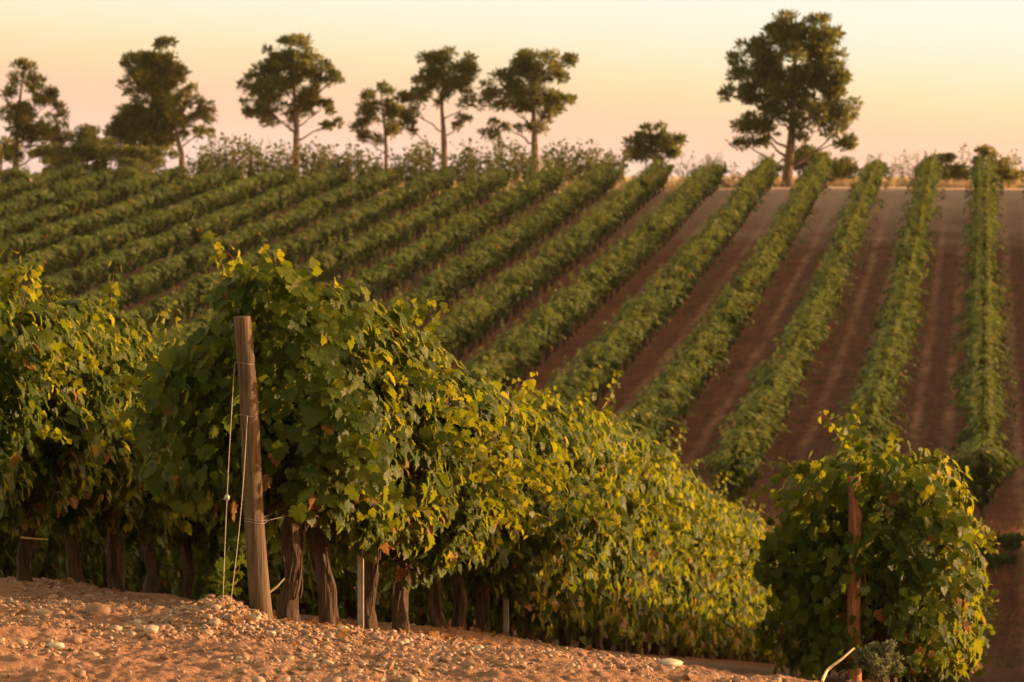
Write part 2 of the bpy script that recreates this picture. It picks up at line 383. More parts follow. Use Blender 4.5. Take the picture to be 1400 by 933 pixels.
# ------------------------------------------------------------------ evening haze
HAZE = 0.00006
hb = MB(); lo, hi = (-700, -60, -14), (700, 1500, 24)
V = np.array([(x, y, z) for z in (lo[2], hi[2]) for y in (lo[1], hi[1]) for x in (lo[0], hi[0])], float)
hb.add(V, [(0, 2, 3, 1), (4, 5, 7, 6), (0, 1, 5, 4), (2, 6, 7, 3), (0, 4, 6, 2), (1, 3, 7, 5)], smooth=False)
hm, nt_, N_, L_ = mat('evening haze'); pv = N_('ShaderNodeVolumePrincipled'); pv.inputs['Density'].default_value = HAZE
pv.inputs['Color'].default_value = (1.0, 0.90, 0.80, 1); pv.inputs['Anisotropy'].default_value = 0.3
L_(pv.outputs[0], N_('ShaderNodeOutputMaterial').inputs['Volume'])
tag(hb.build('haze', hm), 'thin warm evening haze over the vineyard', 'haze', kind='stuff')

# ------------------------------------------------------------------ leaves
def leaf_template(detail=2):
    """grape leaf in its own plane: stalk at the origin, tip along +y, face +z; about one unit long"""
    if detail == 2:
        half = [(0.0, -0.02), (0.16, -0.14), (0.33, -0.11), (0.36, 0.02), (0.50, 0.10), (0.47, 0.26), (0.56, 0.40), (0.44, 0.47), (0.30, 0.46), (0.36, 0.62), (0.25, 0.78), (0.13, 0.84), (0.0, 1.0)]
    elif detail == 1:
        half = [(0.0, 0.0), (0.30, -0.12), (0.48, 0.14), (0.52, 0.40), (0.30, 0.50), (0.30, 0.72), (0.0, 1.0)]
    else:
        half = [(0.0, -0.05), (0.46, 0.28), (0.0, 1.0)]
    pts = half + [(-x, y) for x, y in half[1:-1]][::-1]
    P = np.array(pts); n = len(P)
    if detail == 0:
        V = np.column_stack([P, 0.22 * np.abs(P[:, 0]) - 0.10 * P[:, 1] ** 2]); return V, np.array([(0, 1, 2), (0, 2, 3)])
    c = np.array([[0.0, 0.34]]); A = np.vstack([P, c])
    z = 0.26 * np.abs(A[:, 0]) - 0.30 * (A[:, 0] ** 2) - 0.22 * (np.clip(A[:, 1], 0, 1) ** 2)
    z += 0.035 * np.sin(np.arange(n + 1) * 2.4)
    V = np.column_stack([A, z]); T = np.array([(k, (k + 1) % n, n) for k in range(n)])
    return V, T
TPL = {d: leaf_template(d) for d in (0, 1, 2)}

def add_leaves(mb, pos, nrm, tip, size, tint, detail=1, mat=0, curl=None, rg=rng):
    V, T = TPL[detail]
    nrm = nrm / (np.linalg.norm(nrm, axis=1)[:, None] + 1e-9)
    tip = tip - nrm * (tip * nrm).sum(1)[:, None]; tip = tip / (np.linalg.norm(tip, axis=1)[:, None] + 1e-9)
    side = np.cross(tip, nrm)
    n = len(pos); asp = rg.uniform(0.88, 1.15, n); cv = rg.uniform(0.3, 1.9, n) if curl is None else curl
    L = V[None, :, 0, None] * (asp * size)[:, None, None] * side[:, None] + V[None, :, 1, None] * size[:, None, None] * tip[:, None] + V[None, :, 2, None] * (size * cv)[:, None, None] * nrm[:, None]
    W = pos[:, None] + L
    k = len(V); F = T[None] + (np.arange(n) * k)[:, None, None]
    tt = np.repeat(tint, k, 0)
    mb.add(W, F.reshape(-1, 3), mat=mat, tint=tt, smooth=True)

def canopy_halfwidth(z):
    return np.interp(z, [0.42, 0.6, 0.85, 1.2, 1.6, 1.9, 2.08], [0.20, 0.34, 0.50, 0.56, 0.50, 0.34, 0.10])

def shoot(mb, p0, d0, length, rg, droop=0.9, leaf=0.10, detail=2, young=0.9, cane=1):
    """one cane with alternate leaves that get smaller and yellower towards its tip"""
    n = max(8, int(length / 0.05)); p = np.array(p0, float); d = np.array(d0, float); d /= np.linalg.norm(d)
    P = [p.copy()]
    for k in range(n):
        d = d + np.array([0, 0, -droop * 0.05]) + rg.normal(0, 0.05, 3); d /= np.linalg.norm(d); p = p + d * length / n; P.append(p.copy())
    P = np.array(P); rad = np.linspace(0.0042, 0.0015, len(P)); V, F_ = tube(P, rad, 5); mb.add(V, F_, mat=cane)
    idx = np.repeat(np.arange(1, len(P)), 2); m = len(idx); t = idx / len(P)
    D = np.gradient(P, axis=0)[idx]; D /= np.linalg.norm(D, axis=1)[:, None]
    sidev = np.cross(D, [0, 0, 1.0]); sidev /= np.linalg.norm(sidev, axis=1)[:, None] + 1e-6
    s = np.where((idx + np.arange(m)) % 2 == 0, 1.0, -1.0)[:, None]
    pet = s * sidev * 0.05 + np.array([0, 0, 0.02]) + rg.normal(0, 0.012, (m, 3))
    pos = P[idx] + pet
    nrm = s * sidev * 0.55 + np.array([0, 0, 0.6]) + rg.normal(0, 0.4, (m, 3)); tip = s * sidev * 0.6 + D * 0.5 + np.array([0, 0, -0.5]) + rg.normal(0, 0.2, (m, 3))
    size = leaf * (1.05 - 0.55 * t) * rg.uniform(0.85, 1.15, m)
    tint = np.column_stack([np.clip(young * (0.38 + 0.36 * t) + rg.normal(0, 0.1, m), 0, 1), np.zeros(m)])
    add_leaves(mb, pos, nrm, tip, size, tint, detail, 0, rg=rg)

def vine_foliage(seed, n=1150, detail=2, length=1.5, hscale=1.0, shoots=7, leaf=0.079, wmul=1.0, low=0.45, end=0.0, skirt=0.2):
    """the leaves of one vine: x across the row, y along it, z up"""
    rg = np.random.default_rng(seed); mb = MB()
    N = int(n * 2.6)
    z = rg.uniform(low, 2.06, N); y = rg.uniform(-length / 2 - end, length / 2, N)
    side = rg.choice([-1.0, 1.0], N)
    nz = fbm(side * 3.1 + 0.4, y * 2.2, z * 2.2, 3, seed)
    top = 1.84 + 0.30 * noise3(y * 1.7, 0 * y, 0 * y + 3, seed + 9)
    bot = low + 0.12 + 0.16 * noise3(y * 2.4, 0 * y, 0 * y + 8, seed + 5) + np.abs(rg.normal(0, 0.07, N))
    w = np.maximum(canopy_halfwidth(z), skirt * np.interp(z, [1.0, 1.3], [1, 0])) * wmul * (1 + 0.50 * nz)
    r = 1 - rg.random(N) ** np.interp(z, [1.5, 1.9], [2.0, 1.0]) * np.interp(z, [1.4, 1.8], [0.8, 1.0])
    inner = rg.random(N) < 0.16; r = np.where(inner, rg.random(N) * 0.8, r)
    x = side * w * r
    keep = (z < top) & (z > bot) & (noise3(side * 5 + x * 4, y * 4.0, z * 4.0, seed + 3) > np.where(inner, -2, -0.30))
    idx = np.nonzero(keep)[0][:n]
    x, y, z, side, r = x[idx], y[idx], z[idx], side[idx], r[idx]; m = len(idx)
    if end: # the closed end of the row: leaves face outwards along -y too
        e = np.clip((-y - length / 2 + 0.45) / 0.5, 0, 1)
    else: e = np.zeros(m)
    nrm = np.column_stack([side * (0.95 - 0.5 * e), -1.0 * e, np.interp(z, [0.5, 1.6, 2.0], [0.35, 0.55, 1.3])]) + rg.normal(0, 0.42, (m, 3))
    tip = np.column_stack([side * 0.25, 0 * y, -1 + 0 * y]) + rg.normal(0, 0.38, (m, 3))
    size = leaf * np.clip(rg.normal(1.0, 0.22, m), 0.5, 1.5)
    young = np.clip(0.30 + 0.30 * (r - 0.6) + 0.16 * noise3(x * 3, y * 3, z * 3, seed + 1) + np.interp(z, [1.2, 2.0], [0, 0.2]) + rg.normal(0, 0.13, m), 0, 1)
    dead = (rg.random(m) < np.interp(z, [0.4, 0.8, 1.4], [0.10, 0.035, 0.008])) * rg.uniform(0.5, 1.0, m)
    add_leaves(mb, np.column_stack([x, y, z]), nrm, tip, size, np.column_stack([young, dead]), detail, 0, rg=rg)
    for k in range(shoots):
        s = rg.choice([-1.0, 1.0]); zz = rg.uniform(1.0, 1.85); up = zz > 1.55
        p0 = (s * canopy_halfwidth(zz) * (0.4 if up else 0.85), rg.uniform(-0.6, 0.6), zz)
        d0 = (s * rg.uniform(0.1, 0.5), rg.normal(0, 0.5), 1.0) if up else (s * 0.9, rg.normal(0, 0.4), 0.1)
        shoot(mb, p0, d0, rg.uniform(0.3, 0.6), rg, droop=1.0 if up else 2.2, leaf=leaf * 1.0, detail=min(detail, 2))
    # cordon arms the shoots grow from
    for s in (-1, 1):
        t = np.linspace(0, 1, 8)
        P = np.column_stack([0.03 * np.sin(t * 5 + seed), s * t * 0.6, 0.66 + 0.07 * np.sin(t * 3)])
        V, F_ = tube(P, np.linspace(0.03, 0.014, 8), 7); mb.add(V, F_, mat=2)
    if hscale != 1.0:
        mb.v = [v * np.array([1, 1, hscale]) for v in mb.v]
    return mb

def vine_trunk(seed, h=0.74, r=0.055):
    rg = np.random.default_rng(seed); n, m = 26, 44
    t = np.linspace(0, 1, m); z = -0.12 + t * (h + 0.12)
    lean = rg.normal(0, 0.045, 2); ph = rg.uniform(0, 6, 2)
    cx = lean[0] * t + 0.021 * np.sin(t * 6 + ph[0]) + 0.009 * np.sin(t * 15 + ph[1]); cy = lean[1] * t + 0.021 * np.sin(t * 5.3 + ph[1])
    rad = r * (np.interp(t, [0, 0.12, 0.3, 0.7, 0.9, 1.0], [1.45, 1.2, 0.95, 0.86, 1.05, 0.8]))
    th = np.arange(n) / n * 2 * np.pi
    TH = th[None] + 1.6 * t[:, None] + ph[0]
    flute = 0.16 * noise3(np.cos(TH) * 1.2 + 4, np.sin(TH) * 1.2, t[:, None] * 3.2 + 0 * TH, seed + 7) + 0.14 * np.sin(TH * 5) + 0.09 * np.sin(TH * 9 + 1) + 0.16 * noise3(np.cos(TH) * 2, np.sin(TH) * 2, t[:, None] * 5 + 0 * TH, seed)
    rr = rad[:, None] * (1 + flute)
    V = np.stack([cx[:, None] + rr * np.cos(th)[None], cy[:, None] + rr * np.sin(th)[None], z[:, None] + 0 * rr], -1).reshape(-1, 3)
    i = np.arange(m - 1)[:, None] * n; j = np.arange(n)[None]; j2 = (j + 1) % n
    F_ = np.stack([i + j, i + j2, i + n + j2, i + n + j], -1).reshape(-1, 4)
    mb = MB(); mb.add(V, F_)
    # loose strips of bark
    for k in range(9):
        a = rg.uniform(0, 6.28); z0 = rg.uniform(0.05, h * 0.7); L_ = rg.uniform(0.12, 0.3); q = np.linspace(0, 1, 6)
        rr_ = r * 1.15 + 0.012 * np.sin(q * 3.1)
        ang = a + 0.9 * q * L_ / 0.5; tt = (z0 + q * L_ + 0.12) / (h + 0.12)
        cxx = lean[0] * tt + 0.022 * np.sin(tt * 5 + ph[0]); cyy = lean[1] * tt + 0.022 * np.sin(tt * 4.3 + ph[1])
        P = np.column_stack([cxx + rr_ * np.cos(ang), cyy + rr_ * np.sin(ang), z0 + q * L_])
        V, F_ = tube(P, 0.006, 5); mb.add(V, F_)
    return mb

def grape_bunch(seed, n=45):
    rg = np.random.default_rng(seed); mb = MB()
    V0, F0 = ico(1)
    for k in range(n):
        t = rg.random() ** 0.8; a = rg.uniform(0, 6.28); rr = 0.042 * (1 - t) ** 0.7 + 0.006
        c = np.array([rr * math.cos(a), rr * math.sin(a), -0.15 * t]); mb.add(V0 * rg.uniform(0.007, 0.0095) + c, F0)
    V, F_ = tube([(0, 0, 0.05), (0, 0, -0.05)], 0.002, 5); mb.add(V, F_)
    return mb

def ico(sub):
    import bmesh
    bm = bmesh.new(); bmesh.ops.create_icosphere(bm, subdivisions=sub, radius=1.0)
    V = np.array([v.co[:] for v in bm.verts]); F_ = np.array([[v.index for v in f.verts] for f in bm.faces]); bm.free()
    return V, F_

VM = [LEAF, CANE, VBARK]
def withered(seed, n=26):
    rg = np.random.default_rng(seed); mb = MB()
    pos = rg.normal(0, 1, (n, 3)) * np.array([0.05, 0.07, 0.09]); pos[:, 0] = np.abs(pos[:, 0])
    add_leaves(mb, pos, rg.normal(0, 1, (n, 3)), np.array([0, 0, -1.0]) + rg.normal(0, 0.4, (n, 3)), rg.uniform(0.045, 0.085, n),
               np.column_stack([rg.uniform(0, 1, n), rg.uniform(0.8, 1, n)]), 2, 0, curl=rg.uniform(1.5, 4, n), rg=rg)
    return mb

# ------------------------------------------------------------------ foreground grapevines
ORD = ['first', 'second', 'third', 'fourth', 'fifth', 'sixth', 'seventh', 'eighth', 'ninth', 'tenth', 'eleventh', 'twelfth']
far_meshes = [vine_foliage(900 + k, n=2300, detail=1, shoots=8, leaf=0.082, hscale=1.08, length=1.7, low=0.06, skirt=0.42).build('foliage', VM) for k in range(6)]
far_trunks = [vine_trunk(950 + k, 0.72, 0.05).build('trunk', VBARK) for k in range(4)]
for o in far_meshes + far_trunks: bpy.data.objects.remove(o)
far_meshes = [m for m in bpy.data.meshes if m.name.startswith('foliage')]
far_trunks = [m for m in bpy.data.meshes if m.name.startswith('trunk')]

def far_vine(k, x, y, label, group, sc=1.0):
    e = empty('grapevine', (x, y, gz1(x, y)), ROWROT + (math.pi if k % 2 else 0))
    f = bpy.data.objects.new('foliage', far_meshes[(k * 5 + 1) % 6]); COL.objects.link(f); f.parent = e; f.scale = (1, 1, sc)
    t = bpy.data.objects.new('trunk', far_trunks[(k * 3) % 4]); COL.objects.link(t); t.parent = e; t.rotation_euler[2] = k * 1.7
    tag(e, label, 'grapevine', group)
    return e

def near_vine(seed, x, y, label, group, n=1150, hs=1.0, shoots=7, extra=None, tr=0.055, **kw):
    z = gz1(x, y); e = empty('grapevine', (x, y, z), ROWROT)
    mbv = vine_foliage(seed, n=n, hscale=hs, shoots=shoots, **kw)
    if extra: extra(mbv, np.array([x, y, z]))
    mbv.build('foliage', VM, e)
    vine_trunk(seed + 40, 0.76, tr).build('trunk', VBARK, e)
    tag(e, label, 'grapevine', group)
    return e

def to_local(base, P):
    """world point to a vine's own axes"""
    q = np.asarray(P) - base; c, s = math.cos(-ROWROT), math.sin(-ROWROT)
    return np.array([c * q[0] - s * q[1], s * q[0] + c * q[1], q[2]])

def pix_shoot(mbv, base, px0, px1, d, droop=0.6, leaf=0.10, young=0.95, seed=1):
    leaf *= 0.88; rg = np.random.default_rng(seed)
    a = to_local(base, pix(*px0, d)); b = to_local(base, pix(*px1, d)); L_ = np.linalg.norm(b - a)
    shoot(mbv, a, b - a + np.array([0, 0, droop * L_ * 0.6]), L_ * 1.1, rg, droop, leaf, 2, young)

GA = 'grapevines in the row behind the tall wooden post'
GB = 'grapevines in the row behind the earth bank'
GC = 'grapevines in the half hidden lower row'
GD = 'grapevines in the row behind the short red brown post'
def dA(px): return -OFF_A * FPX / (1345 - px)
trunks_A = [400, 446, 505, 553, 598, 629, 663, 693, 725]
def ex0(mbv, b):
    pix_shoot(mbv, b, (385, 430), (378, 352), 18.6, 0.3, 0.12, 0.95, 1)
    pix_shoot(mbv, b, (370, 420), (440, 385), 18.5, 0.5, 0.11, 0.9, 2)
    pix_shoot(mbv, b, (420, 560), (490, 690), 18.2, 0.3, 0.115, 1.0, 3)
    pix_shoot(mbv, b, (395, 470), (450, 640), 18.1, 0.3, 0.12, 0.95, 4)
    pix_shoot(mbv, b, (350, 440), (285, 425), 18.3, 0.8, 0.11, 0.9, 5)
    pix_shoot(mbv, b, (330, 470), (250, 520), 18.4, 0.8, 0.115, 0.6, 6)
    pix_shoot(mbv, b, (330, 700), (305, 820), 18.2, 0.3, 0.12, 0.3, 8)
    pix_shoot(mbv, b, (345, 690), (325, 800), 18.3, 0.3, 0.12, 0.25, 9)
def ex1(mbv, b):
    pix_shoot(mbv, b, (440, 440), (470, 400), 19.4, 0.8, 0.11, 0.9, 11)
    pix_shoot(mbv, b, (470, 520), (540, 600), 19.0, 0.5, 0.11, 0.95, 12)
    pix_shoot(mbv, b, (480, 650), (560, 720), 19.0, 0.4, 0.11, 0.9, 13)
def ex2(mbv, b):
    pix_shoot(mbv, b, (530, 450), (600, 425), 20.6, 0.9, 0.11, 0.85, 21)
    pix_shoot(mbv, b, (550, 540), (625, 590), 20.4, 0.6, 0.11, 0.95, 22)
    pix_shoot(mbv, b, (540, 650), (600, 700), 20.3, 0.6, 0.11, 0.8, 23)
extras = {0: ex0, 1: ex1, 2: ex2}
for k, px in enumerate(trunks_A):
    d = dA(px); x = rowx(OFF_A, d)
    kw = dict(end=0.15, length=1.7) if k == 0 else dict(length=1.6)
    e = near_vine(100 + k, x, d, f'grapevine with a shaggy twisted trunk, {ORD[k]} trunk behind the tall wooden post', GA,
                  n=4200 if k < 5 else 3500, hs=[1.0, .97, .93, .92, .93, .94, .96, .99, 1.02][k], shoots=10 if k < 4 else 7, extra=extras.get(k), tr=0.053 if k < 4 else 0.047, low=[.52, .47, .50, .46, .42, .36, .28, .22, .16][k], **kw)
    if k in (0, 2, 3, 4):
        withered(70 + k).build('withered_leaves', LEAF, e, loc=(0.09, -0.05, 0.68 if k else 0.74))
    if k in (2, 3):
        for q in range(3):
            grape_bunch(60 + k * 5 + q).build('grape_bunch', GRAPE, e, loc=(0.40 + 0.05 * q, -0.2 + 0.17 * q, 1.62 - 0.05 * q))
d = dA(725)
for k in range(33):
    d += PITCHV; x = rowx(OFF_A, d)
    lab = 'leafy grapevine hiding its trunk, far down the row behind the tall wooden post'
    far_vine(k, x, d, lab, GA, 1.0 + 0.10 * rng.random())

def exB(mbv, b):
    pix_shoot(mbv, b, (5, 440), (22, 358), 22.9, 0.5, 0.10, 0.95, 31)
    pix_shoot(mbv, b, (25, 450), (40, 385), 22.9, 0.6, 0.12, 0.9, 33); pix_shoot(mbv, b, (-5, 430), (8, 375), 22.8, 0.4, 0.12, 0.9, 34); pix_shoot(mbv, b, (50, 480), (70, 425), 23, 0.8, 0.11, 0.8, 35)
    pix_shoot(mbv, b, (10, 540), (45, 640), 22.6, 0.5, 0.115, 0.95, 32)
d = 23.5 - PITCHV; k = 0
labsB = ['grapevine at the frame edge whose tall yellow shoot tops the row behind the earth bank',
         'grapevine with a dark leaning trunk beside a thin horizontal stick, behind the earth bank',
         'grapevine behind the earth bank, next trunk after the one with the stick',
         'grapevine behind the earth bank, trunk just before the thin stake',
         'grapevine behind the earth bank, first trunk past the thin stake',
         'grapevine behind the earth bank, second trunk past the thin stake',
         'grapevine of the earth bank row seen just beside the guy wires']
while d < 60:
    x = rowx(OFF_B, d)
    if k < 7: near_vine(300 + k, x, d, labsB[k], GB, n=3500, hs=1.04, shoots=10, extra=exB if k == 0 else None, low=0.40, length=1.6, tr=0.05)
    else: far_vine(k + 3, x, d, 'grapevine of the earth bank row, half hidden behind the tall post row', GB, 1.02)
    d += PITCHV; k += 1
d = 29.5; k = 0
while d < 55:
    far_vine(k + 1, rowx(OFF_C, d), d, 'grapevine seen only through gaps below the row behind the earth bank', GC, 1.0)
    d += PITCHV; k += 1
def exD(mbv, b):
    pix_shoot(mbv, b, (1195, 640), (1165, 566), 24.3, 0.2, 0.11, 0.85, 41)
    pix_shoot(mbv, b, (1215, 640), (1222, 598), 24.4, 0.5, 0.10, 0.85, 42)
    pix_shoot(mbv, b, (1160, 640), (1062, 720), 24.2, 1.4, 0.105, 0.7, 43)
    pix_shoot(mbv, b, (1140, 650), (1075, 690), 24.2, 1.4, 0.105, 0.6, 44)
    pix_shoot(mbv, b, (1250, 640), (1290, 640), 24.4, 1.2, 0.105, 0.9, 45)
    pix_shoot(mbv, b, (1180, 740), (1185, 860), 23.7, 0.2, 0.11, 0.6, 46)
    pix_shoot(mbv, b, (1200, 700), (1165, 830), 23.6, 0.2, 0.11, 0.7, 47)
    pix_shoot(mbv, b, (1195, 640), (1140, 600), 24.3, 0.8, 0.10, 0.7, 48)
d = 24.55; k = 0
while d < 58:
    x = rowx(OFF_D, d) + 0.20
    if k < 4:
        near_vine(400 + k, x, d, ['bushy grapevine wrapped round the short red brown post', 'sunlit grapevine directly behind the one round the short red brown post',
                  'grapevine third from the short red brown post', 'grapevine fourth from the short red brown post'][k], GD, n=4800 if k == 0 else 3500, hs=[1.0, 0.97, 0.8, 0.65][k], skirt=0.55,
                  shoots=9, extra=exD if k == 0 else None, low=0.08, length=1.7, end=0.2 if k == 0 else 0.0, wmul=1.12 if k < 2 else 1.1)
    else: far_vine(k, x, d, 'grapevine further down the row behind the short red brown post', GD, 0.6)
    d += PITCHV; k += 1

for off, y0 in ((OFF_D + SPACE, 28.5), (OFF_D + 2 * SPACE, 34.0), (OFF_D + 3 * SPACE, 44.0)):  # unseen rows beyond the frame, added so their shade falls on the valley
    d = y0; k = 0
    while d < 75:
        far_vine(k + 2, rowx(off, d), d, 'unseen grapevine added to shade the valley, past the short red brown post', 'unseen grapevines past the short post, added for shade', 1.0)
        d += PITCHV; k += 1

# ------------------------------------------------------------------ posts, stakes, wires
def post(name, base, top, r0, r1, m, seed, ring=24, seg=40):
    rg = np.random.default_rng(seed)
    t = np.linspace(0, 1, seg); P = np.outer(1 - t, base) + np.outer(t, top)
    ax = np.array(top) - base; P[:, 0] += 0.008 * np.sin(t * 6 + seed)
    V, F_ = tube(P, r0 + (r1 - r0) * t, ring)
    Vr = V.reshape(seg, ring, 3); C = P[:, None]
    th = np.arange(ring) / ring * 2 * np.pi
    wob = 1 + 0.05 * noise3(np.cos(th)[None] * 1.6 + 0 * t[:, None], np.sin(th)[None] * 1.6 + 0 * t[:, None], t[:, None] * 5 + 0 * th[None], seed) \
            - 0.06 * np.clip(noise3(th[None] * 2.5 + 0 * t[:, None], t[:, None] * 1.2 + 0 * th[None], 0 * t[:, None] + 0 * th[None], seed + 2), 0, 1)
    Vr = C + (Vr - C) * wob[..., None]
    V = Vr.reshape(-1, 3); mbp = MB(); mbp.add(V, F_)
    tube_caps(mbp, V, ring, seg, smooth=False)
    return mbp
bx, by = pix(358, 852, 17.6)[:2]; bz = gz1(bx, by)
tp = pix(330, 433, 17.52)
base_world = np.array([bx, by, bz])
ep = empty('end_post', base_world)
tag(ep, 'tall weathered wooden end post leaning at the head of the row, with guy wires', 'post', 'wooden posts at the row ends')
loc_top = tp - base_world
b0 = pix(361, 880, 17.6) - base_world
post('timber', b0, loc_top, 0.060, 0.046, POSTW, 3).build('timber', POSTW, ep)
def along(t): return b0 + (loc_top - b0) * t
def loop_ring(c, r, th=0.0016):
    a = np.linspace(0, 2 * np.pi, 25); P = np.column_stack([c[0] + r * np.cos(a), c[1] + r * np.sin(a), c[2] + 0.006 * np.sin(a * 2)])
    return tube(P, th, 6)
mbw = MB(); V, F_ = loop_ring(along(0.375), 0.058); mbw.add(V, F_); V, F_ = loop_ring(along(0.383), 0.058); mbw.add(V, F_)
t1 = np.array([along(0.378) + (0.055, -0.02, 0), along(0.378) + (0.10, 0.1, 0.0), along(0.378) + (0.16, 0.6, -0.03)])
V, F_ = tube(t1, 0.0013, 6); mbw.add(V, F_); mbw.build('wire_tie', WIRE, ep)
for (s0, s1, nm) in (((322, 500), (304, 826), 0), ((349, 470), (313, 828), 1)):
    A = along(0.86 if nm == 0 else 0.70) + (np.array([-0.052, -0.012, 0]) if nm == 0 else np.array([0.0, -0.056, 0])); B = pix(*s1, 17.05) - base_world; B[2] = gz1(B[0] + bx, B[1] + by) - bz - 0.03
    t = np.linspace(0, 1, 14); P = np.outer(1 - t, A) + np.outer(t, B); P[:, 0] += (0.012 if nm else -0.006) * np.sin(t * math.pi)
    mbg = MB(); V, F_ = tube(P, 0.0020, 6); mbg.add(V, F_)
    V, F_ = loop_ring(along(0.86 if nm == 0 else 0.70), 0.053); mbg.add(V, F_)
    gw = mbg.build('guy_wire', WIRE, ep)
    if nm == 0:
        c = P[7]; mbt = MB(); V0, F0 = ico(2)
        mbt.add(V0 * np.array([0.014, 0.012, 0.02]) + c, F0); V, F_ = tube([c + (-.02, 0, -.01), c + (.02, 0, .01)], 0.004, 6); mbt.add(V, F_)
        mbt.build('wire_tensioner', STEEL, gw)
d = 24.0; x = rowx(OFF_D, d) + 0.01; zb = gz1(x, d)
pb = np.array([x, d, zb]); ep2 = empty('end_post', pb)
tag(ep2, 'short red brown wooden end post half buried in vine leaves', 'post', 'wooden posts at the row ends')
tp2 = pix(1167, 652, 23.75) - pb; b2 = pix(1170, 985, 23.75) - pb
post('timber', b2, tp2, 0.052, 0.047, POSTR, 9).build('timber', POSTR, ep2)
mbw = MB(); V, F_ = loop_ring(b2 + (tp2 - b2) * 0.93, 0.053); mbw.add(V, F_); mbw.build('wire_tie', WIRE, ep2)

def stake(px, d, off, h, label, m=STEEL, r=0.018, xo=0.0, xw=None):
    x = rowx(off, d) + xo if xw is None else xw
    e = empty('vine_stake', (x, d, gz1(x, d)), ROWROT); mbs = MB()
    # open channel section: a folded steel profile
    prof = np.array([(-1, -0.7), (1, -0.7), (1, 0.7), (0.72, 0.7), (0.72, -0.42), (-0.72, -0.42), (-0.72, 0.7), (-1, 0.7)]) * r
    zz = np.array([-0.15, h * 0.5, h]); V = np.concatenate([np.column_stack([prof, np.full(8, z)]) for z in zz])
    q = np.arange(8); Fq = np.concatenate([np.column_stack([i * 8 + q, i * 8 + (q + 1) % 8, i * 8 + 8 + (q + 1) % 8, i * 8 + 8 + q]) for i in range(2)])
    mbs.add(V, Fq, smooth=False)
    capq = [(16, 17, 20, 21), (17, 18, 19, 20), (16, 21, 22, 23)]
    mbs.add(V, capq, smooth=False)
    mbs.build('channel', m, e); 
    tag(e, label, 'stake', 'steel stakes standing in the vine rows')
    return e
def xw_at(px, d): return float(pix(px, 500, d)[0])
stake(481, dA(481), OFF_A, 2.0, 'pale steel stake between the second and third trunks behind the tall post', xo=0.05)
stake(678, dA(678), OFF_A, 2.0, 'grey steel stake between the seventh and eighth trunks behind the tall post', r=0.02, xo=0.08)
stake(166, 26.1, OFF_B, 2.12, 'thin brown stake rising through the vine row behind the earth bank', m=POSTW, r=0.016, xw=xw_at(166, 26.1))
# the fruiting wire from the tall post along its row
mbw = MB(); tt = np.linspace(0, 1, 12); Y = 17.6 + tt * 16; P = np.column_stack([rowx(OFF_A, Y) + 0.03, Y, terrain(rowx(OFF_A, Y), Y) + 0.78 - 0.02 * np.sin(tt * 30)])
P[0] = base_world + along(0.378)
V, F_ = tube(P, 0.002, 6); mbw.add(V, F_); tw = mbw.build('trellis_wire', WIRE)
tag(tw, 'thin steel wire running from the tall end post into its vines', 'wire')

